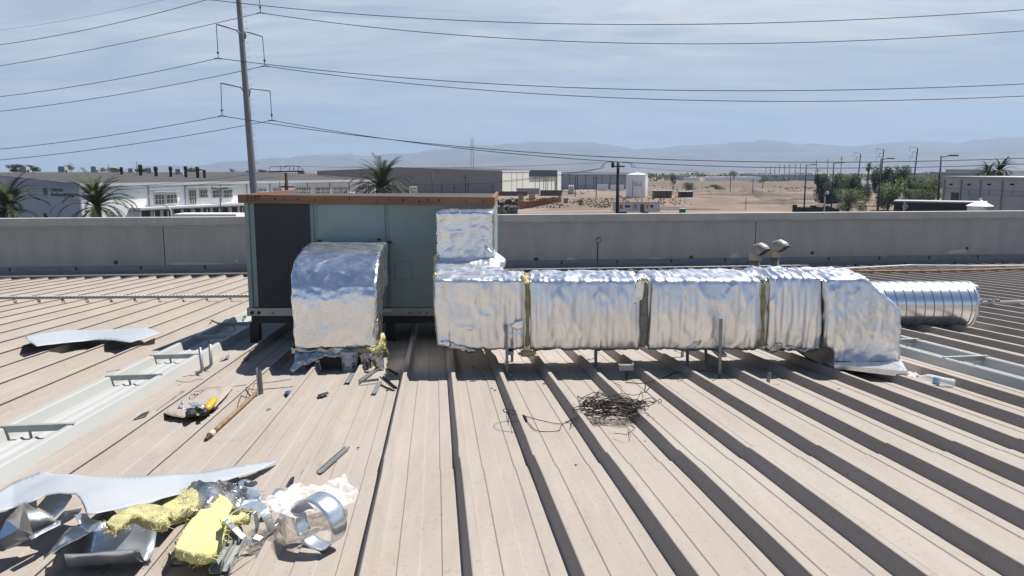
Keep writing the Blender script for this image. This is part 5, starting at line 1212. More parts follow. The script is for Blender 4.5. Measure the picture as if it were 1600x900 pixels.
# rooftop machines
def rooftop(px, ytop, ybot, wpx, Y, kind, lab):
    q = at(px, ybot, Y); top = at(px, ytop, Y); w_ = wpx/F*Y
    zf_ = min(q.z, CZ-.6)
    if kind == 'turbine':
        o = MB().lathe((q.x, Y, zf_-.8), [(w_*.46, 0), (w_*.46, (top.z-zf_+.8)*.72), (w_*.6, (top.z-zf_+.8)*.74), (w_*.62, (top.z-zf_+.8)*.96), (w_*.5, top.z-zf_+.8)], 12).build('roof_ventilator', 'steel_dark', smooth=True)
        return tag(o, lab, 'roof ventilator', 'roof ventilators on the factory')
    o = MB().box2((q.x-w_/2, Y-w_/2, zf_-.8), (q.x+w_/2, Y+w_/2, top.z)).box2((q.x-w_*.42, Y-w_*.55, top.z), (q.x+w_*.42, Y+w_*.3, top.z+.12)).box2((q.x+w_*.5, Y-w_*.3, zf_-.8), (q.x+w_*.8, Y+w_*.3, top.z-.5)).build('rooftop_unit', 'bgrey')
    return tag(o, lab, 'rooftop unit', 'rooftop units on the factory')
for i, (px, yt, yb, w_) in enumerate(((220, 257, 275, 5), (244, 260, 275, 5), (267, 260, 275, 4.5), (290.5, 259.5, 275, 4.5), (309, 260.5, 275, 5), (319.5, 265, 276, 4), (190, 261, 271, 4))):
    rooftop(px, yt, yb, w_, 140, 'turbine', ['dark roof ventilator %s' % s for s in ('that is the tallest of the row on the factory roof', 'second from the left in the tall dark row', 'third from the left in the tall dark row', 'fourth from the left in the tall dark row', 'fifth from the left in the tall dark row', 'that is short, at the right end of the row', 'just left of the tall dark row')][i])
for i, (px, yt, yb, w_) in enumerate(((39, 261, 271, 11), (99, 261, 271, 10), (148.5, 261, 271, 8), (206, 264, 275, 7), (235, 264, 275, 7), (280, 265, 275, 8))):
    rooftop(px, yt, yb, w_, 150, 'box', ['grey box unit %s' % s for s in ('at the far left of the factory roof', 'second from the left on the factory roof', 'third from the left on the factory roof', 'left of the tallest dark ventilator', 'between the first two dark ventilators', 'between the third and fourth dark ventilators')][i])
for i, (px, yt) in enumerate(((169.5, 257), (214, 252), (123.5, 265))):
    q = at(px, 276, 140); tag(MB().tube([Vector((q.x, 140, 7.5)), at(px, yt, 140)], .07, 5).build('roof_mast', 'patch'), ['thin mast on the factory roof left of the ventilators', 'thin mast beside the tallest ventilator', 'small white vent stack near the factory corner'][i], 'mast')
# parked white trailers
tr = thing('parked_trailer', onground(340, 360), 'long white trailer roof seen just above the parapet in front of the docks', 'trailer')
a_, b_ = at(283, 333, 92), at(378, 332, 92); MB().box2((a_.x, 90, 1.1), (b_.x, 93, a_.z)).build('body', 'bwhite', tr)
MB().box2((a_.x+8, 89.9, 1.6), (b_.x-.3, 89.98, a_.z-.3)).build('side_band', 'bgrey', tr)
MB().box2((a_.x+1, 90.3, 0), (a_.x+2.6, 92.7, 1)).box2((b_.x-2.6, 90.3, 0), (b_.x-1, 92.7, 1)).build('wheel', 'dark', tr)
tr2 = thing('parked_van', onground(330, 360), 'white van parked under the dock canopy', 'van')
for k, (x0, x1, lab) in enumerate(((290, 312, 'a'), )):
    a_, b_ = at(300, 327, 104), at(330, 327, 104); bevel(MB().box2((a_.x, 103, .5), (b_.x, 105, 2.4)).build('body', 'bwhite', tr2), .2); MB().box2((a_.x+.3, 102.97, 1.5), (a_.x+1.4, 102.99, 2.1)).build('window', 'glassdark', tr2)
    MB().lathe((a_.x+.6, 102.9, .38), [(.36, 0), (.36, .2)], 14, Matrix.Rotation(R(-90), 3, 'X')).lathe((b_.x-.6, 102.9, .38), [(.36, 0), (.36, .2)], 14, Matrix.Rotation(R(-90), 3, 'X')).build('wheel', 'dark', tr2)

# --- big taupe warehouse with cream end
C1 = Vector((at(785, 300, 330).x, 330, 0)); zc1 = at(785, 267, 330).z
dB = Vector((-1, .22, 0)).normalized(); LB = (C1.x-at(492, 270, 345).x)*1.02
wh = thing('warehouse_building', C1, 'large taupe warehouse with a cream cladded end in the middle distance', 'warehouse')
nB = Vector((-dB.y, dB.x, 0))   # points toward the camera? fixed below
if nB.y > 0: nB = -nB
pk = at(625, 261.5, 335).z; lf = at(492, 267, 345).z
MB().add([C1, C1+Vector((0, 0, zc1)), C1+dB*LB*.545+Vector((0, 0, pk)), C1+dB*LB+Vector((0, 0, lf)), C1+dB*LB], [(0, 1, 2, 3, 4)]).build('front_wall', 'bbrown', wh)
dC = Vector((.55, .835, 0)).normalized()
kx = lambda px: (lambda k: (k*(C1.y*cp_+.2)-C1.x)/(dC.x-k*dC.y*cp_))((px-800)/F)
t1, t2, t3 = kx(827), kx(870), kx(876)
def cw(s0, s1, z0, z1, off, m, nm, mb=None): 
    b_ = mb or MB(); n_ = Vector((dC.y, -dC.x, 0)); b_.prism([(s0, 0), (s1, 0), (s1, 1), (s0, 1)], lambda s, o: C1+dC*s+n_*(off-.3*o)+Vector((0, 0, z0)), lambda s, o: C1+dC*s+n_*(off-.3*o)+Vector((0, 0, z1)))
    return b_ if mb else recalc(b_.build(nm, m, wh))
cw(0, t1, 0, zc1, 0, 'bcream', 'end_wall'); cw(t1+.1, t3, 0, zc1-2.4, -.4, 'bcream', 'end_wall'); cw(t1+.1, t2, zc1-2.4, zc1+.3, .2, 'navy', 'dark_fascia'); cw(t2+.1, t3, 0, zc1-.2, .3, 'bcream', 'end_wall')
cw(-.2, t1+.2, zc1-.35, zc1+.1, .15, 'bwhite', 'trim')
pm = MB()
for f_ in (.33, .52, .74): cw(t1*f_, t1*f_+.25, 0, zc1-.4, .05, '', '', pm)
for f_ in (.2, .33, .46, .6, .72, .85): cw(t1+(t3-t1)*f_, t1+(t3-t1)*f_+.3, 0, zc1-2.5, -.3, '', '', pm)
recalc(pm.build('panel_joint', 'bgrey', wh))
MB().add([C1+Vector((0, 0, zc1)), C1+dC*t3+Vector((0, 0, zc1-.1)), C1+dC*t3+dB*LB+Vector((0, 0, lf)), C1+dB*LB+Vector((0, 0, lf)), C1+dB*LB*.545+Vector((0, 0, pk)), C1+dB*LB*.545+dC*t3+Vector((0, 0, pk))], [(0, 1, 5, 4), (4, 5, 2, 3)]).build('roof', 'broof', wh)
# grey hall behind
def hall(px0, px1, ytop, Y, dpt, m, lab, nm='warehouse_building', roofm='broof', slope=0, panels=0, depth_dir=0, pz=None, trim=True):
    a, b = at(px0, ytop, Y), at(px1, ytop+slope, Y+depth_dir); t = thing(nm, Vector((a.x, Y, 0)), lab, 'warehouse')
    d = Vector((b.x-a.x, b.y-a.y, 0)); L = d.length; d.normalize(); O = Vector((a.x, a.y, 0)); z = (a.z+b.z)/2
    obox(O, d, 0, L, 0, dpt, 0, z-.3).build('walls', m, t); obox(O, d, -.2, L+.2, -.2, dpt+.2, z-.29, z).build('roof', roofm, t)
    if trim: obox(O, d, -.25, L+.25, -.26, -.21, z-.9, z-.1).build('fascia', 'bwhite', t)
    if panels:
        mb = MB()
        for i in range(1, panels): obox(O, d, L*i/panels-.12, L*i/panels+.12, -.12, -.002, 0, z-.95, mb)
        mb.build('pilaster', 'steel_dark', t)
    return t, O, d, L, z
hall(877, 979, 269.5, 400, 40, 'bgrey', 'grey hall with dark pilasters between cream warehouse and white tank', panels=8)
t_ = hall(934, 950, 286, 380, 3, 'bwhite', 'small white container beside the grey hall', 'shipping_container', trim=False)[0]; t_['category'] = 'container'
t_ = hall(955, 975, 287, 375, 3, 'bwhite', 'white container just left of the tank behind the pole', 'shipping_container', trim=False)[0]; t_['category'] = 'container'
t_ = hall(776, 824, 299, 300, 1, 'brown_block', 'low brown block wall in front of the cream warehouse', 'block_wall', 'brown_block', trim=False)[0]; t_['category'] = 'wall'
t_ = hall(845, 878, 297.5, 300, 5, 'brown_block', 'low dark block building right of the cream warehouse', 'block_building', 'steel_dark', trim=False)[0]; t_['category'] = 'building'
t_ = hall(807, 843, 294, 320, 3, 'bgrey', 'low grey shed at the foot of the cream warehouse', 'low_shed', 'bgrey', trim=False)[0]; t_['category'] = 'shed'
for i, px in enumerate((889, 892, 895)): q = onground(px, 297); tag(MB().lathe((at(px, 297, 320).x, 320, 0), [(.42, 0), (.42, 3.2), (.2, 3.6)], 10).build('white_silo', 'white', smooth=True), ['left', 'middle', 'right'][i]+' of the three small white cylinders before the grey hall', 'cylinder', 'small white cylinders')
# white tank
Yt = 280; q = onground(994, 308); q = Vector((at(995, 300, Yt).x, Yt, 0)); ht = at(995, 274, Yt).z; rt_ = 16/F*Yt
tk = thing('white_tank', q, 'white corrugated cylindrical water tank beyond the trailer office', 'tank')
pr_ = [(rt_, 0)]; z = 0
while z < ht: pr_ += [(rt_+.03, z+.25), (rt_, z+.5)]; z += .5
MB().lathe(q, pr_, 48).build('shell', 'bwhite', tk, smooth=True); MB().lathe(q, [(rt_+.1, pr_[-1][1]), (rt_*.1, pr_[-1][1]+.6)], 48).build('lid', 'bwhite', tk)
tm = MB()
for i in range(6):
    if i == 3: continue
    a = R(-112+i*7); 
    for dz in (0, .45, .9):
        if (i+int(dz*3)) % 3: tm.box((q.x+(rt_+.06)*math.cos(a), q.y+(rt_+.06)*math.sin(a), ht*.56+dz), (.55, .1, .22))
tm.box((q.x-.55*rt_, q.y-rt_*.86, ht*.45), (.12, .2, ht*.75)); tm.build('lettering_and_ladder', 'greyprint', tk)
# small sheds
for (x0, x1, yt, yb, m, lab) in ((1023, 1050, 297.5, 309.5, 'brown_block', 'brown flat-roofed block hut right of the white tank'), (1064, 1083, 299, 308.5, 'polewood', 'dark timber hut with thin flat roof on the dry field')):
    Yh = onground(x0, yb).y; a, b = at(x0, yt, Yh), at(x1, yt, Yh); t = thing('small_hut', Vector((a.x, Yh, 0)), lab, 'hut')
    MB().box2((a.x, Yh, 0), (b.x, Yh+5, a.z-.2)).build('walls', m, t); MB().box2((a.x-.3, Yh-.3, a.z-.2), (b.x+.4, Yh+5.2, a.z)).build('roof', 'patch', t)
    MB().box2((b.x-2.2, Yh-.03, 0), (b.x-1.2, Yh-.005, 2)).build('door', 'steel_dark', t)
# trailer office
Yo = 160; a, b = at(960.5, 317, Yo), at(1031, 317, Yo)
of = thing('trailer_office', Vector((a.x, Yo, 0)), 'long white trailer office with orange panel, emblem and brown door behind the parapet', 'trailer')
z1, z0 = a.z, at(960, 331, Yo).z
bevel(MB().box2((a.x, Yo, z0), (b.x, Yo+3, z1)).build('body', mat('trailer_white', (.86, .85, .92), .5, 0, var=.04, vscale=.5), of), .03)
MB().box2((a.x-.05, Yo-.06, z1), (b.x+.05, Yo+3.05, z1+.09)).build('roof', 'brown_block', of)
MB().box2((b.x-.14, Yo-.03, z0), (b.x+.02, Yo-.003, z1)).build('corner_trim', 'white', of)
def OB(px0, py0, px1, py1, m, nm, y=.02): p, r_ = at(px0, py0, Yo), at(px1, py1, Yo); return MB().box2((p.x, Yo-y, p.z), (r_.x, Yo-.002, r_.z)).build(nm, m, of)
OB(968, 320, 973, 326.5, 'orange', 'orange_panel'); OB(976.5, 320.5, 980.5, 324.5, 'glassdark', 'window'); OB(981, 320.5, 985, 324.5, 'glassdark', 'window'); OB(1016.5, 320, 1020.5, 324.5, 'glassdark', 'window')
OB(1000.5, 319, 1006.5, 332, 'brown_block', 'door', .04); OB(1010, 320, 1012.5, 326, 'orange', 'poster'); OB(1012.5, 320, 1013.5, 322, 'dark', 'poster')
hx = MB(); hc = at(992.5, 322.2, Yo)
for k in range(6):
    a0 = R(60*k+6); a1 = R(60*k+54)
    ro, ri_ = .40, .24; hx.add([(hc.x+r_*math.cos(an), Yo-.03, hc.z+r_*math.sin(an)) for r_, an in ((ro, a0), (ro, a1), (ri_, a1), (ri_, a0))], [(0, 1, 2, 3)])
hx.box((hc.x, Yo-.02, hc.z), (.16, .02, .16)); hx.build('emblem', 'navy', of); OB(988.5, 326.3, 996.5, 327, 'greyprint', 'small_lettering')
MB().box2((a.x+.8, Yo+.3, 0), (a.x+2.5, Yo+2.7, z0)).box2((b.x-3.0, Yo+.3, 0), (b.x-2.2, Yo+2.7, z0)).build('wheels', 'dark', of)
st_ = MB()
for i in range(3): st_.box2((at(1001, 330, Yo).x, Yo-.3-.3*i, 0), (at(1006, 330, Yo).x, Yo-.05-.3*i, z0-.2-.25*i))
st_.build('steps', 'brown_block', of)
# portable toilets
for (px, m, lab) in ((1172.5, 'teal', 'teal portable toilet with white roof right of the trailer office'), (911.5, 'dkgreen', 'dark green portable toilet with white roof left of the utility pole')):
    pass
for (px0, px1, yt, m, lab) in ((1062.8, 1071.5, 326, 'teal', 'teal portable toilet with white roof right of the trailer office'), (909.8, 916.8, 327, 'dkgreen', 'dark green portable toilet with white roof left of the utility pole')):
    w_ = 1.15; Yp = w_*F/(px1-px0); x_ = at((px0+px1)/2, 330, Yp).x; z1 = at(px0, yt, Yp).z; t = thing('portable_toilet', Vector((x_, Yp, 0)), lab, 'portable toilet', 'portable toilets on the site')
    bevel(MB().box2((x_-w_/2, Yp, z1-2.2), (x_+w_/2, Yp+1.15, z1-.12)).build('cabin', m, t), .05); bevel(MB().box2((x_-w_/2-.02, Yp-.03, z1-.12), (x_+w_/2+.02, Yp+1.18, z1+.03)).build('roof', 'white', t), .06)
    MB().box2((x_-w_*.35, Yp-.02, z1-2.1), (x_+w_*.35, Yp-.003, z1-.3)).build('door', m, t)
    if z1-2.2 > .05: MB().box2((x_-w_/2, Yp, 0), (x_+w_/2, Yp+1.1, z1-2.2)).build('base', 'brown_block', t)
# pallet stacks
k = 0
ord_ = ['nearest', 'second', 'third', 'fourth', 'fifth', 'sixth', 'seventh', 'eighth', 'ninth', 'tenth', 'eleventh', 'twelfth', 'thirteenth', 'farthest']
def crate_mesh(w, d, h):
    mb = MB(); n = max(3, int(h/.3))
    for i in range(n): mb.box((0, 0, h*(i+.3)/n), (w*(1-.04*(i % 2)), d, h/n*.55))
    for x in (-.45, 0, .45): mb.box((x*w, 0, h/2), (.12, d*.96, h))
    return mb.build('pallet_stack', 'pallet')
proto = None
for i in range(14):
    f_ = i/13; px = 813+(874-813)*f_**.92; yb = 327-(11.5)*f_; q = onground(px, yb); 
    if proto is None: o = crate_mesh(2.1, 1.6, 3.0); proto = o; tag(o, '', 'pallet stack', 'rows of stacked wooden pallets')
    else: o = proto.copy(); COL.objects.link(o)
    o.location = q; o.rotation_euler.z = R(12+8*nz((i, 0, 0))*3); hgt = onground(px, yb).y; s_ = (12.5-4.0*f_)/F*q.y/3.0*1.0; o.scale = (s_*.9, s_, s_*(.85+.3*random.random()))
    o['label'] = ('brown pallet stack nearest to the camera in the diagonal row', 'brown pallet stack farthest from the camera in the diagonal row')[0 if i == 0 else 1] if i in (0, 13) else 'brown pallet stack, %s from the near end of the diagonal row' % ord_[i]
for i, (px, yb, s_, lab) in enumerate(((814, 314, .7, 'small dark pallet heap behind the near end of the diagonal row'), (831, 315, .75, 'dark pallet heap behind the fourth stack of the row'), (884, 317.5, .5, 'low pallet heap just beyond the far end of the row'), (907, 320, .5, 'lone brown crate on the dry field left of the dark toilet'))):
    o = proto.copy(); COL.objects.link(o); o.location = onground(px, yb); o.scale = (s_, s_, s_); o['label'] = lab
# dark vehicles
def pickup(px, py, lab, L=5.2, rot=0, m='black_paint'):
    q = onground(px, py); t = thing('parked_pickup', q, lab, 'pickup truck', 'dark vehicles parked by the pallets')
    def B(c, d): return MB().box(q+Vector(c), d)
    bevel(B((0, 0, .75), (L, 1.9, .7)).build('body', m, t), .12)
    mb = MB().prism([(-.2*L, 1.1), (.12*L, 1.1), (.06*L, 1.75), (-.14*L, 1.75)], lambda x, z: q+Vector((x, -.8, z)), lambda x, z: q+Vector((x, .8, z))); recalc(mb.build('cab', 'glassdark', t))
    MB().box(q+Vector((-.04*L, 0, 1.78)), (.19*L, 1.55, .06)).build('roof', m, t)
    for sx in (-.32, .32):
        for sy in (-.9, .9): MB().lathe(q+Vector((sx*L, sy-.1, .38)), [(.38, 0), (.38, .2)], 14, Matrix.Rotation(R(-90), 3, 'X')).build('wheel', 'dark', t)
    return t
pickup(796, 322, 'long dark pickup parked left of the pallet stacks', 6.2); pickup(778, 323, 'dark car beside the corner of the wooden board', 3.6); pickup(808, 321, 'dark vehicle nose next to the pallet row', 3.0)
# pale yard with fence next to unit right edge
road('gravel_yard', [G(765, 329), G(790, 328), G(812, 326)], 16, 'road', .02)
sp_w = thing('yard_fence', onground(788, 332), 'pale fence panel with thin posts just right of the unit', 'fence')
a, b = at(767, 322, 110), at(809, 324, 110); MB().box2((a.x, 110, 0), (b.x, 110.12, at(780, 323.5, 110).z)).build('panel', mat('fence_pale', (.30, .30, .28), .8, 0, var=.1, vscale=1), sp_w)
# chain link fence
def mesh_fence(pts, h, lab, step=2.6, posts=True):
    A_ = onground(*pts[0]); t = thing('mesh_fence', A_, lab, 'fence', 'thin wire fences on the wasteland'); pm = MB(); rl_ = MB()
    for p, q_ in zip(pts, pts[1:]):
        a, b = onground(*p), onground(*q_); n = max(1, int((b-a).length/step))
        for i in range(n+1): c = a.lerp(b, i/n); pm.tube([c, c+Vector((0, 0, h))], .035, 4)
        for z in (.1, h*.5, h): rl_.tube([a+Vector((0, 0, z)), b+Vector((0, 0, z))], .02, 4)
    pm.build('posts', 'chain', t); rl_.build('rails', 'chain', t)
mesh_fence([(1160, 302), (1175, 305.5), (1190, 312), (1225, 321), (1243, 325)], 2.6, 'thin wire fence slanting down the dirt mound left of the tree group', 2.2)
mesh_fence([(1085, 309), (1110, 309), (1160, 309)], 2.2, 'thin wire fence behind the dark timber hut', 6)
mesh_fence([(760, 316), (800, 316.5), (960, 316.8)], 1.9, 'thin wire fence behind the pallet stacks', 5)
mesh_fence([(1310, 328), (1400, 329)], 2.2, 'thin wire fence in front of the wasteland below the trees', 2.2)
# dark low wall with stands below lamps (right)
t_ = thing('scrap_pile', onground(1280, 334), 'dark pile of crates and boards behind the parapet below the tree group', 'crate pile')
mb = MB(); rnd = random.Random(5)
for i in range(16):
    px = 1249+i*4; P = at(px, 321+rnd.uniform(0, 4) if px < 1300 else 324+rnd.uniform(0, 3), 120); mb.box2((P.x-.25, 120, 0), (P.x+.22, 121.2, P.z))
mb.build('crates', 'steel_dark', t_)
q = at(1242, 320, 118); tag(MB().tube([Vector((q.x, 118, 0)), q], .35, 8).build('tree_stump', 'polewood'), 'brown upright stump at the end of the slanting fence', 'stump')
# horn/siren lamp at 1289,305
t_ = thing('floodlight_post', Vector((at(1288, 330, 110).x, 110, 0)), 'short post with a pale floodlight head in front of the trees', 'floodlight')
MB().tube([Vector((at(1288, 330, 110).x, 110, 0)), at(1289, 306, 110)], .09, 6).build('post', 'patch', t_); MB().lathe(at(1291, 304, 110)-Vector((0, .2, 0)), [(.25, 0), (.3, .2), (.15, .5)], 10).build('head', 'patch', t_)
# fence posts small
for (px, yb, hh) in ((1165, 329, 3.0), ):
    q = onground(px, yb); tag(MB().tube([q, q+Vector((0, 0, hh))], .08, 5).build('marker_post', 'chain'), 'lone thin post on the bare dirt right of the teal toilet', 'post')
# mounds
def mound(name, px, py, w, d, h, lab, seed, m='berm', rot=0):
    q = onground(px, py); mb = MB(); n = 20; k = 8; vs = [q+Vector((0, 0, h))]
    for j in range(1, k+1):
        for i in range(n):
            a = 2*math.pi*i/n; r_ = j/k; x, y = w/2*r_*math.cos(a), d/2*r_*math.sin(a); x, y = x*math.cos(rot)-y*math.sin(rot), x*math.sin(rot)+y*math.cos(rot)
            z = h*(1-r_**1.7)*(1+.5*nz((x*.1+seed, y*.1, j*.3), 1))*(1 if j < k else 0)-(.3 if j == k else 0); vs.append(q+Vector((x, y, max(z, -.3))))
    fs = [(0, 1+i, 1+(i+1) % n) for i in range(n)]+[(1+(j-1)*n+i, 1+j*n+i, 1+j*n+(i+1) % n, 1+(j-1)*n+(i+1) % n) for j in range(1, k) for i in range(n)]
    return struct(mb.add(vs, fs).build(name, m, smooth=True))
mound('dirt_mound', 1180, 305, 50, 26, 1.6, '', 1, rot=-.5); mound('dirt_mound', 1215, 318, 26, 10, 1.2, '', 2); mound('dirt_mound', 1270, 312, 16, 10, 1.6, '', 3); mound('dirt_mound', 1440, 316, 22, 10, 1.2, '', 4, rot=.2)
mound('dirt_mound', 1300, 325, 20, 5, 1.0, '', 5); mound('dirt_mound', 1470, 309, 30, 18, 2.2, '', 6); mound('dirt_mound', 1090, 290, 160, 60, 3.0, '', 7); mound('dirt_mound', 1220, 292, 140, 50, 3.2, '', 8); mound('dirt_mound', 1040, 328, 30, 5, .8, '', 9)
# --- grey tilt-up building at right
Ar = Vector((at(1474, 275, 92).x, 92, 0)); zR = at(1474, 275, 92).z; Br = at(1600, 271, 76); dR = (Vector((Br.x, 76, 0))-Ar).normalized()
gb = thing('tiltup_building', Ar, 'light grey concrete panel building with dark pilasters at far right', 'building')
obox(Ar, dR, 0, 60, 0, 30, 0, zR-.15).build('wall', 'btilt', gb); obox(Ar, dR, -.15, 60, -.12, 30.1, zR-.14, zR).build('coping', 'patch', gb)
nR = Vector((-dR.y, dR.x, 0))
def rpx(px): k = (px-800)/F; return (k*(Ar.y*cp_+.3)-Ar.x)/(dR.x-k*dR.y*cp_)
pl = MB()
for px in (1475, 1501, 1531, 1565, 1604): s = rpx(px); obox(Ar, dR, s, s+.22, -.14, -.002, 0, zR-.4, pl)
pl.build('pilaster', 'bgrey', gb)
bd = MB(); 
for py in (295, 301): zz_ = zat(py, 88); obox(Ar, dR, .3, 60, -.06, -.003, zz_-.05, zz_+.05, bd)
bd.build('band', 'bgrey', gb)
dr_ = MB(); s = rpx(1488); s2 = rpx(1499); obox(Ar, dR, s, s2, -.1, -.004, 0, zat(300, 91), dr_); dr_.build('door', 'steel_dark', gb)
for px, s_ in ((1487, 1), (1515, 1), (1546, 1), (1582, 1)):
    s = rpx(px); Yq = Ar.y+dR.y*s; obox(Ar, dR, s-.1, s+.12, -.25, -.002, zat(289.5, Yq), zat(287, Yq)).build('wall_lamp', 'dark', gb)
for px in (1514, 1546, 1582):
    s = rpx(px); Yq = Ar.y+dR.y*s; obox(Ar, dR, s-.15, s+.15, -.05, -.002, zat(306, Yq), zat(297, Yq)).build('vent_panel', 'bgrey', gb)
# black trailer and conical tank
Yk = 70; a, b = at(1397, 315.5, Yk), at(1516, 321, Yk); bt_ = thing('black_trailer', Vector((a.x, Yk, 0)), 'long black box trailer with a round white emblem behind the parapet at right', 'trailer')
d_ = Vector((b.x-a.x, -4, 0)).normalized(); O_ = Vector((a.x, Yk, 0))
Lk = (b.x-a.x)*1.05
obox(O_, d_, 0, Lk, 0, 2.6, .9, a.z).build('body', 'black_paint', bt_); obox(O_, d_, -.05, Lk, -.05, 2.65, a.z+.002, a.z+.12).build('roof_rail', 'patch', bt_)
obox(O_, d_, .75, .92, -.06, -.003, 1, a.z).build('corner_post', 'patch', bt_); obox(O_, d_, 1, 2.4, .3, 2.3, 0, .9).build('wheels', 'dark', bt_)
def kp(px, py):
    d = ray(px, py); n = Vector((d_.y, -d_.x, 0)); t = (O_-Vector((0, 0, CZ))).dot(n)/d.dot(n); return Vector((0, 0, CZ))+d*t+n*.02
c_ = kp(1414.5, 322.8); rl = 4.1/F*Yk; mb = MB(); vs = []; nn = Vector((d_.y, -d_.x, 0))
for i in range(n := 30):
    an = 2*math.pi*i/n
    for rr in (rl, rl*.74): vs.append(c_+d_*rr*math.cos(an)+Vector((0, 0, rr*math.sin(an))))
mb.add(vs, [(2*i, (2*i+2) % (2*n), (2*i+3) % (2*n), 2*i+1) for i in range(n)])
for (x0, x1, z0_, z1_) in ((-.45, -.2, -.5, .5), (.2, .45, -.5, .5), (-.2, .2, -.14, .14)): mb.add([c_+d_*x*rl+Vector((0, 0, z*rl)) for x, z in ((x0, z0_), (x1, z0_), (x1, z1_), (x0, z1_))], [(0, 1, 2, 3)])
mb.build('emblem', 'white', bt_)
q = at(1530.5, 326, 62); tkc = thing('conical_tank', Vector((q.x, 62, 0)), 'small silver grain bin with a white conical roof behind the parapet', 'silo')
rc = 17.5/F*62; MB().lathe((q.x, 62, 0), [(rc, 0), (rc, at(1530, 321, 62).z)], 40, cap=False).build('shell', 'galv', tkc, smooth=True)
MB().lathe((q.x, 62, at(1530, 321, 62).z), [(rc+.08, -.03), (rc*.12, at(1530, 313, 62).z-at(1530, 321, 62).z), (rc*.12, .55)], 40).build('cone_roof', 'bwhite', tkc)
t_ = hall(1505, 1552, 315, 84, 2, 'steel_dark', 'dark equipment box behind the conical tank', 'equipment_box', 'steel_dark', trim=False)[0]; t_['category'] = 'container'

# far buildings near the horizon
far = [(880, 925, 268.5, 520, 'bbrown', 'far dark-roofed shed behind the grey hall'), (1080, 1093, 277, 650, 'bwhite', 'small pale box building on the far plain'), (1060, 1080, 273.5, 700, 'bgrey', 'low grey shed left of the pale box building'),
       (1105, 1190, 276.5, 640, 'bwhite', 'long low white-edged shed on the far plain'), (1185, 1275, 272.5, 700, 'bgrey', 'long pale grey roof left of the tree group'), (1395, 1470, 270, 600, 'bgrey', 'far grey shed behind the tree group'),
       (1500, 1535, 269, 420, 'bbrown', 'tan building rising behind the grey panel building'), (1525, 1540, 264.5, 430, 'bgrey', 'small grey block left of the twin palms'), (1575, 1640, 266.5, 430, 'bwhite', 'white roofed building behind the grey panel building at the edge'), (1400, 1432, 288.5, 330, 'bwhite', 'white low roofs among the light bushes'),
       (496, 540, 268.5, 430, 'bbrown', 'dark far building with small vents left of the centre palm')]
for (x0, x1, yt, Y, m, lab) in far: hall(x0, x1, yt, Y, 30, m, lab, 'far_building', 'patch' if m == 'bwhite' else 'bgrey', trim=(m == 'bwhite'))
# lattice mast
q = at(738, 262, 900); lm = MB(); w_ = 1.6; zt_ = at(738, 215.5, 900).z
for sx, sy in ((-1, -1), (1, -1), (1, 1), (-1, 1)): lm.tube([Vector((q.x+sx*w_, 900+sy*w_, 0)), Vector((q.x+sx*w_*.7, 900+sy*w_*.7, zt_))], .28, 4)
z = 0; i = 0
while z < zt_-3:
    s_ = 1 if i % 2 else -1; f0, f1 = 1-.3*z/zt_, 1-.3*(z+3.5)/zt_
    lm.tube([Vector((q.x-s_*w_*f0, 900-w_*f0, z)), Vector((q.x+s_*w_*f1, 900-w_*f1, z+3.5))], .18, 4); z += 3.5; i += 1
tag(lm.build('lattice_mast', 'bgrey'), 'tall thin lattice radio mast on the horizon behind the unit', 'radio mast')
# far poles
POLES = ['thin far pole %s' % a for a in ('at the left end of the receding row before the tree group', 'second from the left in the receding row', 'third from the left in the receding row', 'fourth from the left in the receding row', 'fifth from the left in the receding row', 'sixth from the left in the receding row', 'seventh from the left in the receding row', 'just left of the lamp at the tree group', 'between the first two dark lamps at the tree group, taller one', 'above the left dark trees of the group', 'left of the smallest steel pylon', 'standing on the dirt right of the flat grey-green bush', 'in front of the dark fascia of the cream warehouse', 'in front of the grey hall, left one', 'in front of the grey hall, right one', 'short, beside the small tree on the far mound', 'at the corner of the taupe warehouse', 'before the taupe warehouse, beside the lattice mast', 'between the first two dark lamps at the tree group, shorter one', 'leftmost of the short group before the taupe warehouse', 'middle of the short group before the taupe warehouse', 'right, thickest of the short group before the taupe warehouse')]
for i, (px, yt, Y) in enumerate(((1197, 262, 900), (1204, 259, 820), (1211, 260, 780), (1218, 258, 740), (1226, 257.5, 700), (1234, 256.5, 650), (1243, 256, 600), (1251, 255.5, 560), (1276, 250, 470), (1294, 248.5, 430), (1315, 244.5, 360), (1142, 266, 330), (853, 277, 300), (899, 275, 290), (932, 274, 280), (1177, 279, 300), (770, 286, 260), (727, 272, 250), (1278, 262, 300), (690, 287, 250), (710, 288, 250), (732, 284, 240))):
    q = at(px, yt, Y); o_ = MB().tube([Vector((q.x, Y, 0)), q], [.17*max(1, Y/400), .12*max(1, Y/400)], 5).box(q-Vector((0, 0, 1)), (1.8, .15, .15)).build('far_pole', 'steel_dark')
    tag(o_, POLES[i], 'pole', 'thin far poles on the plain')
for i, (px, yt, Y, lab) in enumerate(((1345, 240, 330, 'small far steel pylon with side arms left of the fan palm'), (1381, 233.5, 290, 'far steel pylon with arms right of the fan palm'), (1434, 231, 270, 'nearest of the far steel pylons, leaning slightly, right of the light bushes'))):
    q = at(px, yt, Y); mb = MB().tube([Vector((q.x-.8, Y, 0)), q], [.32, .17], 7); sc_ = Y/300
    for dz, w_ in ((0, 2.6), (-1.6, 1.6), (-3.4 if i == 2 else -2.8, 2.4)):
        mb.tube([q+Vector((.0, 0, dz)), q+Vector((-w_, 0, dz+.4))], .07, 5); mb.tube([q+Vector((-w_, 0, dz+.4)), q+Vector((-w_, 0, dz-1.2))], .05, 4)
    tag(mb.build('steel_pylon', 'steel_dark'), lab, 'pylon', 'far steel pylons')

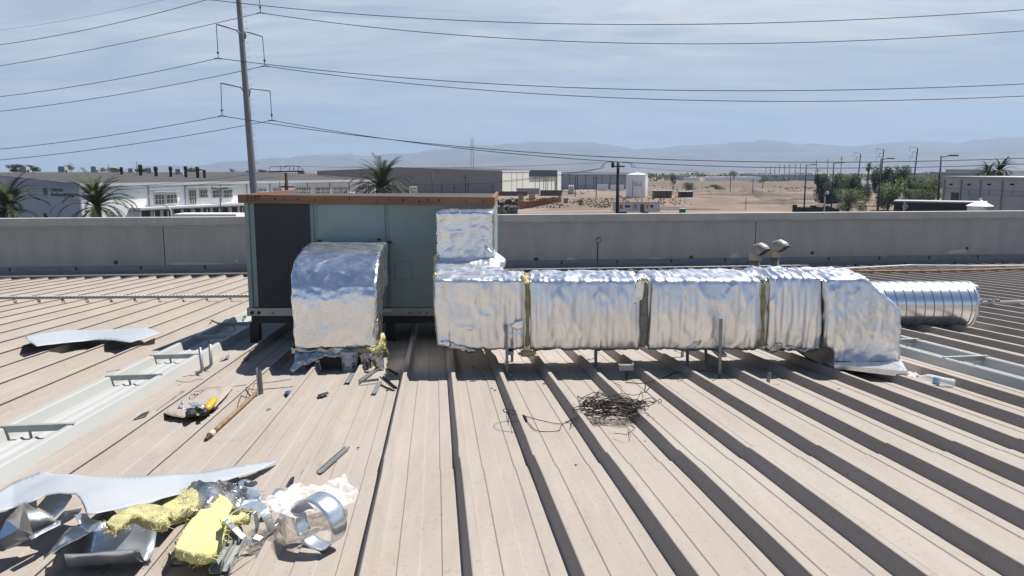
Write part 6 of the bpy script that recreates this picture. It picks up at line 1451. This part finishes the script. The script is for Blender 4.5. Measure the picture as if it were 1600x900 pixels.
# ============================================================ VEGETATION
def frond(mb, base, az, el, L, droop, rnd, lw=.045, nl=30, leaf=.40):
    pts = []; p = base.copy(); e = el; seg_ = L/12
    for i in range(13):
        pts.append(p.copy()); d = Vector((math.cos(az)*math.cos(e), math.sin(az)*math.cos(e), math.sin(e))); p = p+d*seg_; e -= droop/12*(1+i*.12)
    mb.tube(pts, [.03*(1-.8*i/12) for i in range(13)], 3)
    for i in range(nl):
        t = .12+.88*i/nl; k = t*12; j = min(11, int(k)); c = pts[j].lerp(pts[j+1], k-j); d = (pts[j+1]-pts[j]).normalized()
        sd = d.cross(Vector((0, 0, 1))).normalized(); up = sd.cross(d); ll = leaf*L/3*(1-.55*abs(t-.4))*rnd.uniform(.8, 1.1)
        for s_ in (-1, 1):
            tip = c+(sd*s_*.85+d*.75+up*rnd.uniform(.05, .35)).normalized()*ll+Vector((0, 0, -.12*ll)); w = d*lw
            o = len(mb.v); mb.v += [c-w, c+w, tip]; mb.f.append((o, o+1, o+2))
def date_palm(px, yc, Y, L, lab, seed, n=46, nm='date_palm', zbase=0, leafm='palm'):
    rnd = random.Random(seed); c = at(px, yc, Y); t = thing(nm, Vector((c.x, Y, zbase)), lab, 'palm tree')
    MB().tube([Vector((c.x, Y, zbase)), Vector((c.x+.1, Y, (zbase+c.z)/2)), c+Vector((0, 0, .15))], [.42, .36, .38], 10).build('trunk', 'trunk', t, smooth=True)
    mb = MB()
    for i in range(n):
        el = R(rnd.choice([82, 72, 62, 50, 38, 26, 12, 0, -15])+rnd.uniform(-6, 6)); frond(mb, c+Vector((0, 0, .2)), rnd.uniform(0, 6.283), el, L*rnd.uniform(.8, 1.08), R(38+34*math.cos(el)), rnd)
    mb.build('crown', leafm, t); return t
date_palm(12, 332, 62, 3.7, 'large date palm half cut off by the left edge, behind the parapet', 1, 70)
date_palm(150, 328, 62, 3.5, 'large date palm in front of the factory corner, left of the long white wall', 2, 64)
date_palm(597, 299, 82, 4.5, 'date palm whose crown rises above the middle of the unit', 3, 95)
date_palm(791, 338, 60, 1.1, 'small spiky palm tips just above the parapet right of the unit', 4, 16)
date_palm(1545, 274, 105, 2.2, 'left of the twin palms rising behind the grey panel building', 5, 40); date_palm(1562, 272, 106, 2.4, 'right of the twin palms rising behind the grey panel building', 6, 44)
def crown(mb, c, rx, ry, rz_, n, rnd, leaf, seed, lumps=9):
    cs = [(Vector((rnd.gauss(0, .42), rnd.gauss(0, .42), rnd.uniform(-.75, .7))), rnd.uniform(.32, .6)) for _ in range(lumps)]
    for _ in range(n):
        k, r_ = rnd.choice(cs); d = Vector((rnd.gauss(0, 1), rnd.gauss(0, 1), rnd.gauss(0, 1))).normalized()*r_*(rnd.random()**.35); p = k+d
        P = c+Vector((p.x*rx, p.y*ry, p.z*rz_)); a = Vector((rnd.gauss(0, 1), rnd.gauss(0, 1), rnd.gauss(0, 1))).normalized(); b = a.orthogonal().normalized(); s_ = leaf*rnd.uniform(.6, 1.4)
        o = len(mb.v); mb.v += [P-a*s_, P+b*s_*.7, P+a*s_, P-b*s_*.7]; mb.f.append((o, o+1, o+2, o+3))
def py_hi(y): return y < 280
def tree(px, ytop, ybot, wpx, Y, m, lab, seed, n=1600, nm='leafy_tree', lf=.028, lumps=9, cat='tree', group='trees and bushes on the wasteland'):
    rnd = random.Random(seed); T, B_ = at(px, ytop, Y), at(px, ybot, Y); w = wpx/F*Y/2; zb_ = max(B_.z, 0) if Y > 240 or py_hi(ybot) else .2
    zc = (T.z+zb_)/2; h_ = max(.5, (T.z-zb_)/2); x = T.x
    t = thing(nm, Vector((x, Y, 0)), lab, cat, group); tk_ = MB().tube([Vector((x, Y, 0)), Vector((x+.1*w, Y, zc*.6)), Vector((x, Y, zc+h_*.3))], [.05*w+.08, .04*w+.06, .03], 6)
    for i in range(4): a = rnd.uniform(0, 6.28); tk_.tube([Vector((x, Y, zc*.6)), Vector((x+w*.6*math.cos(a), Y+w*.5*math.sin(a), zc+h_*.3))], [.03*w+.04, .02], 5)
    tk_.build('trunk', 'bark', t); mb = MB(); crown(mb, Vector((x, Y, zc)), w, w, h_*1.05, n, rnd, max(w, h_)*lf*1.7, seed, lumps); mb.build('crown', m, t); return t
TR = [(1287, 268, 306, 26, 235, 'leaf_dark', 'dark dense tree at the left end of the tree group'), (1307, 263, 308, 26, 225, 'leaf_dark', 'tall dark tree behind the second street lamp'), (1338, 270, 306, 22, 240, 'leaf_dark', 'dark tree left of the fan palm'), (1325, 275, 300, 22, 250, 'leaf_mid', 'mid green tree between two dark trees left of the fan palm'),
      (1380, 262, 308, 34, 215, 'leaf_dark', 'broad dark tree right of the fan palm'), (1404, 264, 300, 24, 235, 'leaf_mid', 'olive green tree beside the broad dark tree'), (1353, 288, 303, 22, 230, 'leaf_dark', 'low dark thicket at the foot of the fan palm'), (1390, 281, 304, 44, 190, 'leaf_light', 'light green round bush in front of the broad dark tree'),
      (1327, 292, 308, 42, 180, 'leaf_light', 'light green low bush at the left front of the tree group'), (1430, 274, 302, 26, 220, 'leaf_mid', 'mid green tree under the nearest pylon'), (1455, 277, 303, 36, 195, 'leaf_light', 'light green bush just left of the tallest lamp'), (1430, 292, 305, 46, 185, 'leaf_mid', 'low green thicket left of the tallest lamp'), (1300, 285, 308, 30, 222, 'leaf_dark', 'dark undergrowth below the two left trees'),
      (1076, 285, 298, 24, 380, 'leaf_dark', 'dark round bush behind the timber hut'), (1118, 289, 296, 26, 400, 'leaf_mid', 'flat grey-green bush on the far field'), (1192, 276, 286, 16, 420, 'leaf_mid', 'small grey-green tree on the far mound'), (1147, 265, 277, 12, 500, 'leaf_mid', 'small wispy tree above the white-edged shed'), (1052, 269, 288, 8, 380, 'leaf_dark', 'narrow dark tree right of the white tank'),
      (24, 257, 268, 26, 230, 'leaf_dark', 'dark tree above the factory roof at the far left'), (50, 258, 268, 22, 235, 'leaf_dark', 'second dark tree above the factory roof at left'), (108, 255, 268, 14, 230, 'leaf_mid', 'taller green tree above the factory roof'), (180, 262, 270, 26, 240, 'leaf_mid', 'grey-green tree above the factory roof, left of the ventilators'), (225, 262, 272, 30, 240, 'leaf_dark', 'dark tree behind the tall ventilators'), (300, 262, 270, 24, 240, 'leaf_mid', 'green tree behind the right ventilators'),
      (363, 263, 271, 9, 260, 'leaf_dark', 'small dark conifer left of the steel pole'), (413, 265, 272, 18, 260, 'leaf_dark', 'dark bush on the roofline right of the steel pole'), (388, 266, 271, 12, 260, 'leaf_dark', 'dark bush on the roofline at the steel pole'), (160, 262, 268, 10, 250, 'leaf_mid', 'small tree left of the thin mast on the factory'), (470, 267, 273, 14, 260, 'leaf_dark', 'dark bush beside the jumper wires of the left pole'), (72, 333, 338, 10, 62, 'leaf_dark', 'small dark bush top between the two big palms')]
for i, a in enumerate(TR): tree(*a, seed=100+i, n=(5200 if a[3] > 20 and a[4] < 260 and a[0] > 1000 else 1500), lumps=14)
# fan palm
c = at(1358, 260, 235); fp = thing('fan_palm', Vector((c.x, 235, 0)), 'slender fan palm standing above the tree group', 'palm tree')
MB().tube([Vector((c.x-.3, 235, 0)), c], [.32, .22], 8).build('trunk', 'trunk', fp); mb = MB(); rnd = random.Random(9)
for i in range(60): frond(mb, c, rnd.uniform(0, 6.28), R(rnd.uniform(-60, 85)), 1.5*rnd.uniform(.8, 1.1), R(40), rnd, .07, 9, .8)
mb.build('crown', 'leaf_dark', fp)
# scrub and distant wood: uncountable stuff
rnd = random.Random(21); mb = MB()
def tuft(P, s):
    for _ in range(7):
        a = Vector((rnd.gauss(0, 1), rnd.gauss(0, 1), abs(rnd.gauss(0, 1))+.3)).normalized()*s*rnd.uniform(.5, 1.1); b = a.orthogonal().normalized()*s*.35; o = len(mb.v); mb.v += [P-b, P+b, P+a]; mb.f.append((o, o+1, o+2))
for i in range(9000):
    px, py = rnd.uniform(770, 1475), 273+58*rnd.random()**1.5
    dens = nz((px*.012, py*.09, 4))+(.25 if py < 300 else -.1)+(.35 if (px < 1040 and 310 < py < 326) else 0)-(.5 if px > 1080 and py > 306 else 0)
    if dens < .02 or rnd.random() > .25+dens*2: continue
    q = onground(px, py); tuft(q, rnd.uniform(.3, .75)*(1+.5*(py < 296)))
o_ = mb.build('dry_scrub', 'scrub'); o_['kind'] = 'stuff'; o_['label'] = 'dry scrub scattered over the wasteland'
mb = MB()
for i in range(2600):
    px = rnd.uniform(-100, 1750); Y = rnd.uniform(650, 1300); hgt = 3+4.5*max(0, nz((px*.03, 1, 2))+.45)
    q = at(px, 270, Y); 
    for _ in range(5):
        P = Vector((q.x+rnd.gauss(0, 3), Y+rnd.gauss(0, 3), rnd.uniform(0, hgt))); s_ = rnd.uniform(.7, 1.5); a = Vector((rnd.gauss(0, 1), rnd.gauss(0, 1), rnd.gauss(0, 1))).normalized()*s_; b = a.orthogonal().normalized()*s_; o = len(mb.v); mb.v += [P-a, P+b, P+a, P-b]; mb.f.append((o, o+1, o+2, o+3))
o_ = mb.build('distant_trees', 'leaf_dark'); o_['kind'] = 'stuff'; o_['label'] = 'low belt of trees on the plain towards the mountains'
# ============================================================ HAZE
hzb = MB().box2((-8990, -390, -1), (8990, 10390, 620)).build('haze', 'white'); hzb['kind'] = 'stuff'
hm = bpy.data.materials.new('haze_air'); hm.use_nodes = True; t = hm.node_tree; t.nodes.clear()
ho = t.nodes.new('ShaderNodeOutputMaterial'); pv = t.nodes.new('ShaderNodeVolumePrincipled'); pv.inputs['Density'].default_value = .00013; pv.inputs['Color'].default_value = (.385, .53, .72, 1); pv.inputs['Anisotropy'].default_value = .1
t.links.new(pv.outputs[0], ho.inputs['Volume']); hzb.data.materials.clear(); hzb.data.materials.append(hm)

# ============================================================ every countable part becomes its own object
def split_parts(ob, limit=100):
    me = ob.data; nv = len(me.vertices); par_ = list(range(nv))
    def fd(a):
        while par_[a] != a: par_[a] = par_[par_[a]]; a = par_[a]
        return a
    for p in me.polygons:
        v = p.vertices; r_ = fd(v[0])
        for k in v[1:]: par_[fd(k)] = r_
    isl = {}
    for p in me.polygons: isl.setdefault(fd(p.vertices[0]), []).append(p)
    if len(isl) < 2: return
    groups = list(isl.values())
    if len(groups) > limit: return
    for gq in groups:
        used = sorted({v for p in gq for v in p.vertices}); mp_ = {v: i for i, v in enumerate(used)}
        m2 = bpy.data.meshes.new(ob.name.split('.')[0]); m2.from_pydata([me.vertices[v].co.copy() for v in used], [], [[mp_[v] for v in p.vertices] for p in gq]); m2.materials.append(me.materials[0])
        m2.polygons.foreach_set('use_smooth', [p.use_smooth for p in gq])
        o2 = bpy.data.objects.new(ob.name.split('.')[0], m2); COL.objects.link(o2); o2.location = ob.location; o2.parent = ob.parent
        for md in ob.modifiers:
            if md.type == 'BEVEL': nb = o2.modifiers.new('b', 'BEVEL'); nb.width = md.width; nb.segments = md.segments; nb.limit_method = 'ANGLE'; nb.angle_limit = md.angle_limit
    bpy.data.objects.remove(ob)
ONE = ('posts', 'pilaster', 'canopy_post', 'clip', 'clamp', 'latch', 'lifting_hole', 'rivet', 'foot', 'screw', 'dock_door', 'window_hood', 'wheel', 'wheels', 'support_beam', 'wall_joint', 'plaster_spot', 'chalk_mark', 'panel_joint', 'crates', 'lug', 'climbing_pegs', 'nail_stain', 'jumper_wire', 'rails', 'steps', 'band', 'end_wall')
for ob in list(bpy.data.objects):
    if ob.type == 'MESH' and ob.parent and ob.name.split('.')[0] in ONE and not ob.children: split_parts(ob)
REN = {'posts': 'post', 'rails': 'rail', 'wheels': 'wheel', 'crates': 'crate', 'climbing_pegs': 'climbing_peg', 'steps': 'step'}
for ob in list(bpy.data.objects):
    b_ = ob.name.split('.')[0]
    if b_ in REN: ob.name = REN[b_]
